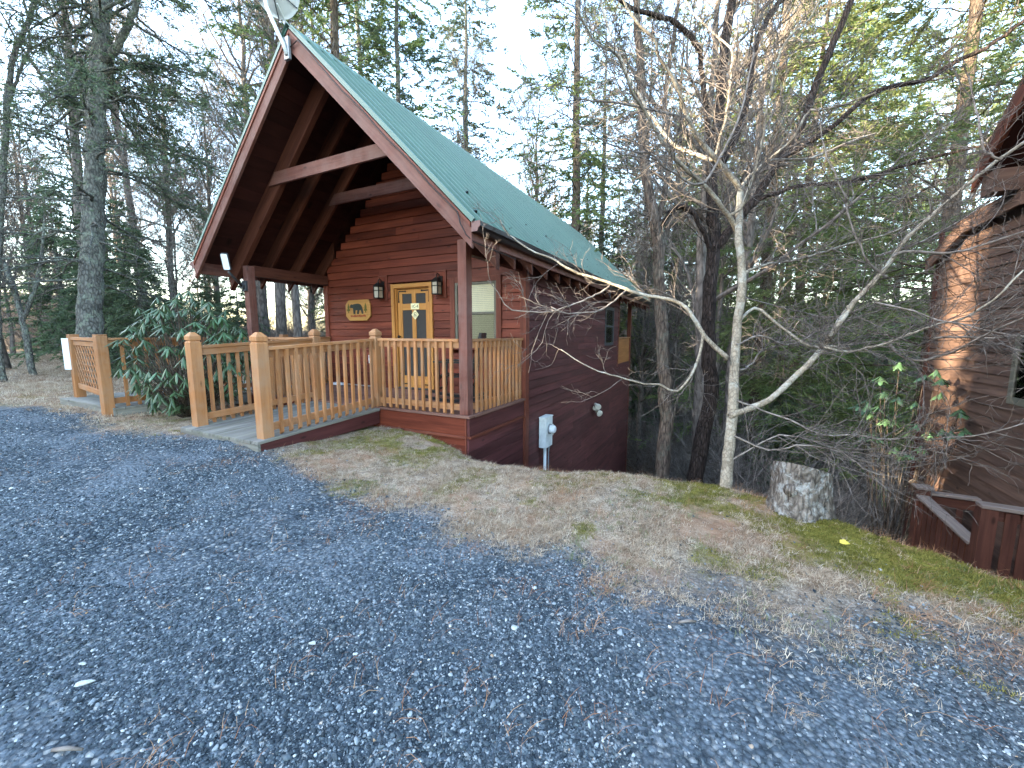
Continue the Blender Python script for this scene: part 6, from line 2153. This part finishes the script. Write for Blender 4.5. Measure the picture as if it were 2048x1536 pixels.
moss = [tuft(520 + i, 22, .013, .016, .7, .0016, MOSSG) for i in range(4)]
green = [tuft(530 + i, 9, .04, .018, .8, .0012, GREEN) for i in range(3)]
needles = [tuft(540 + i, 5, .10, .03, 1.58, .0011, PNEED) for i in range(4)]

def put(name, protos, n, prob, rmin=1.0, rmax=9.5, smin=.7, smax=1.35, lift=0.0, power=1.1, tilt=.15, label=None, box=None):
    if box is None:
        x, y, r = cam_sample(n, rmin, rmax, 0, power=power)
    else:
        x, y = gs.uniform(box[0], box[1], n), gs.uniform(box[2], box[3], n)
    k = gs.random(n) < prob(x, y)
    k &= ~((x > -3.35) & (x < -1.55) & (y > -2.0)) & ~((x > -5.05) & (x < .06) & (y > -.02) & (y < 11.5)) & ~((x > -7.25) & (x < -5.05) & (y > -2.05))
    x, y = x[k], y[k]
    z = height(x, y) + lift
    s = gs.uniform(smin, smax, len(x))
    rot = np.stack([gs.normal(0, tilt, len(x)), gs.normal(0, tilt, len(x)), gs.uniform(0, 6.28, len(x))], -1)
    return scatter(name, protos, np.stack([x, y, z], -1), rot, np.stack([s, s, s], -1), gs.integers(0, len(protos), len(x)), label)
def vis(x, y):
    return crest_dist(x, y) < 1.2
put("dry_grass", straw, 90000, lambda x, y: vis(x, y) * (1 - gravel_mask(x, y)) * (1 - .8 * moss_mask(x, y)) * np.clip(sst(.34, .56, fbm(x * 2.6, y * 2.6, 4)) + .08, 0, 1), 1.2, 8.5, .4, 1.15, label="short straw coloured winter grass of the verge")
put("dry_grass", straw, 26000, lambda x, y: vis(x, y) * (gravel_mask(x, y) > .02) * sst(.53, .66, fbm(x * 2.3 + 9, y * 2.3, 4)) * sst(-3.6, -2.4, y) * .4 * sst(-1.5, 1.5, x) * sst(-3.0, -2.2, y), 1.2, 7.0, .5, 1.0, label="straw grass creeping into the gravel edge")
put("moss", moss, 90000, lambda x, y: vis(x, y) * moss_mask(x, y), 1.5, 7.5, .7, 1.5, label="yellow green moss along the crest")
put("green_grass", green, 26000, lambda x, y: vis(x, y) * (1 - gravel_mask(x, y)) * sst(.52, .66, fbm(x * 1.7 + 30, y * 1.7, 3)) * .45, 1.2, 8.5, label="sparse green grass blades among the straw")
put("pine_needles", needles, 26000, lambda x, y: vis(x, y) * np.clip(sst(.54, .70, fbm(x * 2.0 + 60, y * 2.0, 4)) * .7 * sst(-3.0, -2.0, y) + .02, 0, 1), 1.0, 7.5, .6, 1.3, lift=.008, tilt=.06, label="fallen orange pine needles")
put("dry_grass", straw, 30000, lambda x, y: (1 - gravel_mask(x, y)) * (crest_dist(x, y) < 3) * .8, box=(-26, -4.5, -3.5, 6), smin=1.2, smax=2.6, label="dry grass of the bank on the left")

# needles and bits of litter lying on the roof
n_ = 170
ry = gs.uniform(Y0 + .3, Y1 - .3, n_)
rx = XM + .15 + (EX - .2) * gs.random(n_) ** .7
rp = np.stack([rx, ry, HR - SL * (rx - XM) + .004], -1)
an_ = math.atan(SL)
sc_ = gs.uniform(.35, .8, n_)
scatter("roof_litter", needles + [tuft(560 + i, 3, .05, .02, 1.5, .006, grass_mat("dry_leaf_bits", (.05, .03, .02), (.12, .08, .05), (.22, .15, .09), .05)) for i in range(2)], rp, np.stack([np.zeros(n_), np.full(n_, an_), np.zeros(n_)], -1), np.stack([sc_, sc_, sc_], -1), gs.integers(0, 6, n_), "fallen needles and leaf bits lying on the green roof")

# leaf litter on the wooded slope
def litter_mesh(seed):
    g = np.random.default_rng(seed)
    V, Q = [], []
    for i in range(7):
        c = g.normal(0, .10, 3) * np.array([1, 1, .06])
        a = g.uniform(0, 6.28)
        d = np.array([math.cos(a), math.sin(a), g.normal(0, .3)]) * .05
        w = np.array([-math.sin(a), math.cos(a), g.normal(0, .4)]) * .028
        o = len(V)
        V += [tuple(c - d), tuple(c + w), tuple(c + d), tuple(c - w)]
        Q.append((o, o + 1, o + 2, o + 3))
    return np_mesh("litter", V, Q, None, LITTER)
litter = [litter_mesh(600 + i) for i in range(5)]
put("leaf_litter", litter, 26000, lambda x, y: (crest_dist(x, y) > 1.5) & ~((x > -.3) & (x < 1.5) & (y < 4)), box=(-14, 16, -3, 30), smin=.5, smax=1.0, lift=.012, tilt=.3, label="brown fallen leaves on the wooded slope")

# brush: leafless understorey
def brush_mesh(seed, H, ns):
    g = np.random.default_rng(seed)
    a = Acc()
    p = np.stack([g.normal(0, .22, ns), g.normal(0, .22, ns), np.full(ns, -.1)], -1)
    d = np.stack([g.normal(0, .35, ns), g.normal(0, .35, ns), np.ones(ns)], -1)
    P = walk(g, p, d, H * g.uniform(.5, 1.1, ns), 8, .16, .05)
    rad = taper(np.full(ns, .014), np.full(ns, .005), 8)
    tubes(a, P, rad, 4)
    for Q, r_ in twig_levels(g, P, rad, [(.4 * H / 2.5, 1.2 * H / 2.5), (.25, .7)], [7, 4], [(.008, .004), (.005, .003)], .06, n=5):
        tubes(a, Q, r_, 3)
    return a.mesh("brush", M['brush'])
brush = [brush_mesh(700 + i, 2.6, 8) for i in range(4)]
def ok_brush(x, y):
    d = crest_dist(x, y)
    k = (d > 1.6) & ~((x > -6.5) & (x < 1.0) & (y < 13.5)) & ~((x > 5.2) & (y < 7))
    k &= ~((x < -7.5) & (y < 3.5)) & ~((x < 2.6) & (y < 10))
    return k * np.clip(.25 + fbm(x * .35, y * .35, 3), 0, 1)
put("undergrowth", brush, 900, lambda x, y: (height(x, y) > -4) * .9, box=(-52, -17, 4, 30), smin=.7, smax=1.5, lift=-.05, tilt=.12, label="tangle of bare undergrowth at the back of the left grass")
put("undergrowth", brush, 2600, lambda x, y: ok_brush(x, y), box=(-32, 26, 2.2, 46), smin=.7, smax=1.6, lift=-.05, tilt=.12, label="tangle of bare grey undergrowth in the wood")

# off to the left and behind: unseen trees added on the hillside to shade the clearing
def shade_wood():
    g = np.random.default_rng(55)
    for i in range(16):
        s, v = g.uniform(42, 56), g.uniform(-34, 22)
        if -6 < v < 3:
            continue
        x, y = -.7071 * s - .7071 * v, -.7071 * s + .7071 * v
        place_tree(CV[int(g.integers(0, 4))], "shade_conifer", x, y, "unseen evergreen added on the hillside to shade the clearing", "unseen evergreens added for shade", g.uniform(0, 6.28), g.uniform(.3, .45), z=17.0)
shade_wood()
place_tree(LOW, "hemlock_sapling", -6.6, -9.2, "unseen young evergreen added behind the viewpoint to dapple the sunbeam", rotz=.7, sc=1.0)  # unseen tree added to break the sunbeam into dapples
for nm in ("hemlock leaves %d" % nh, "gravel %d" % NG):
    print(nm)
print("tris", sum(sum(len(p.vertices) - 2 for p in m.polygons) for m in bpy.data.meshes))
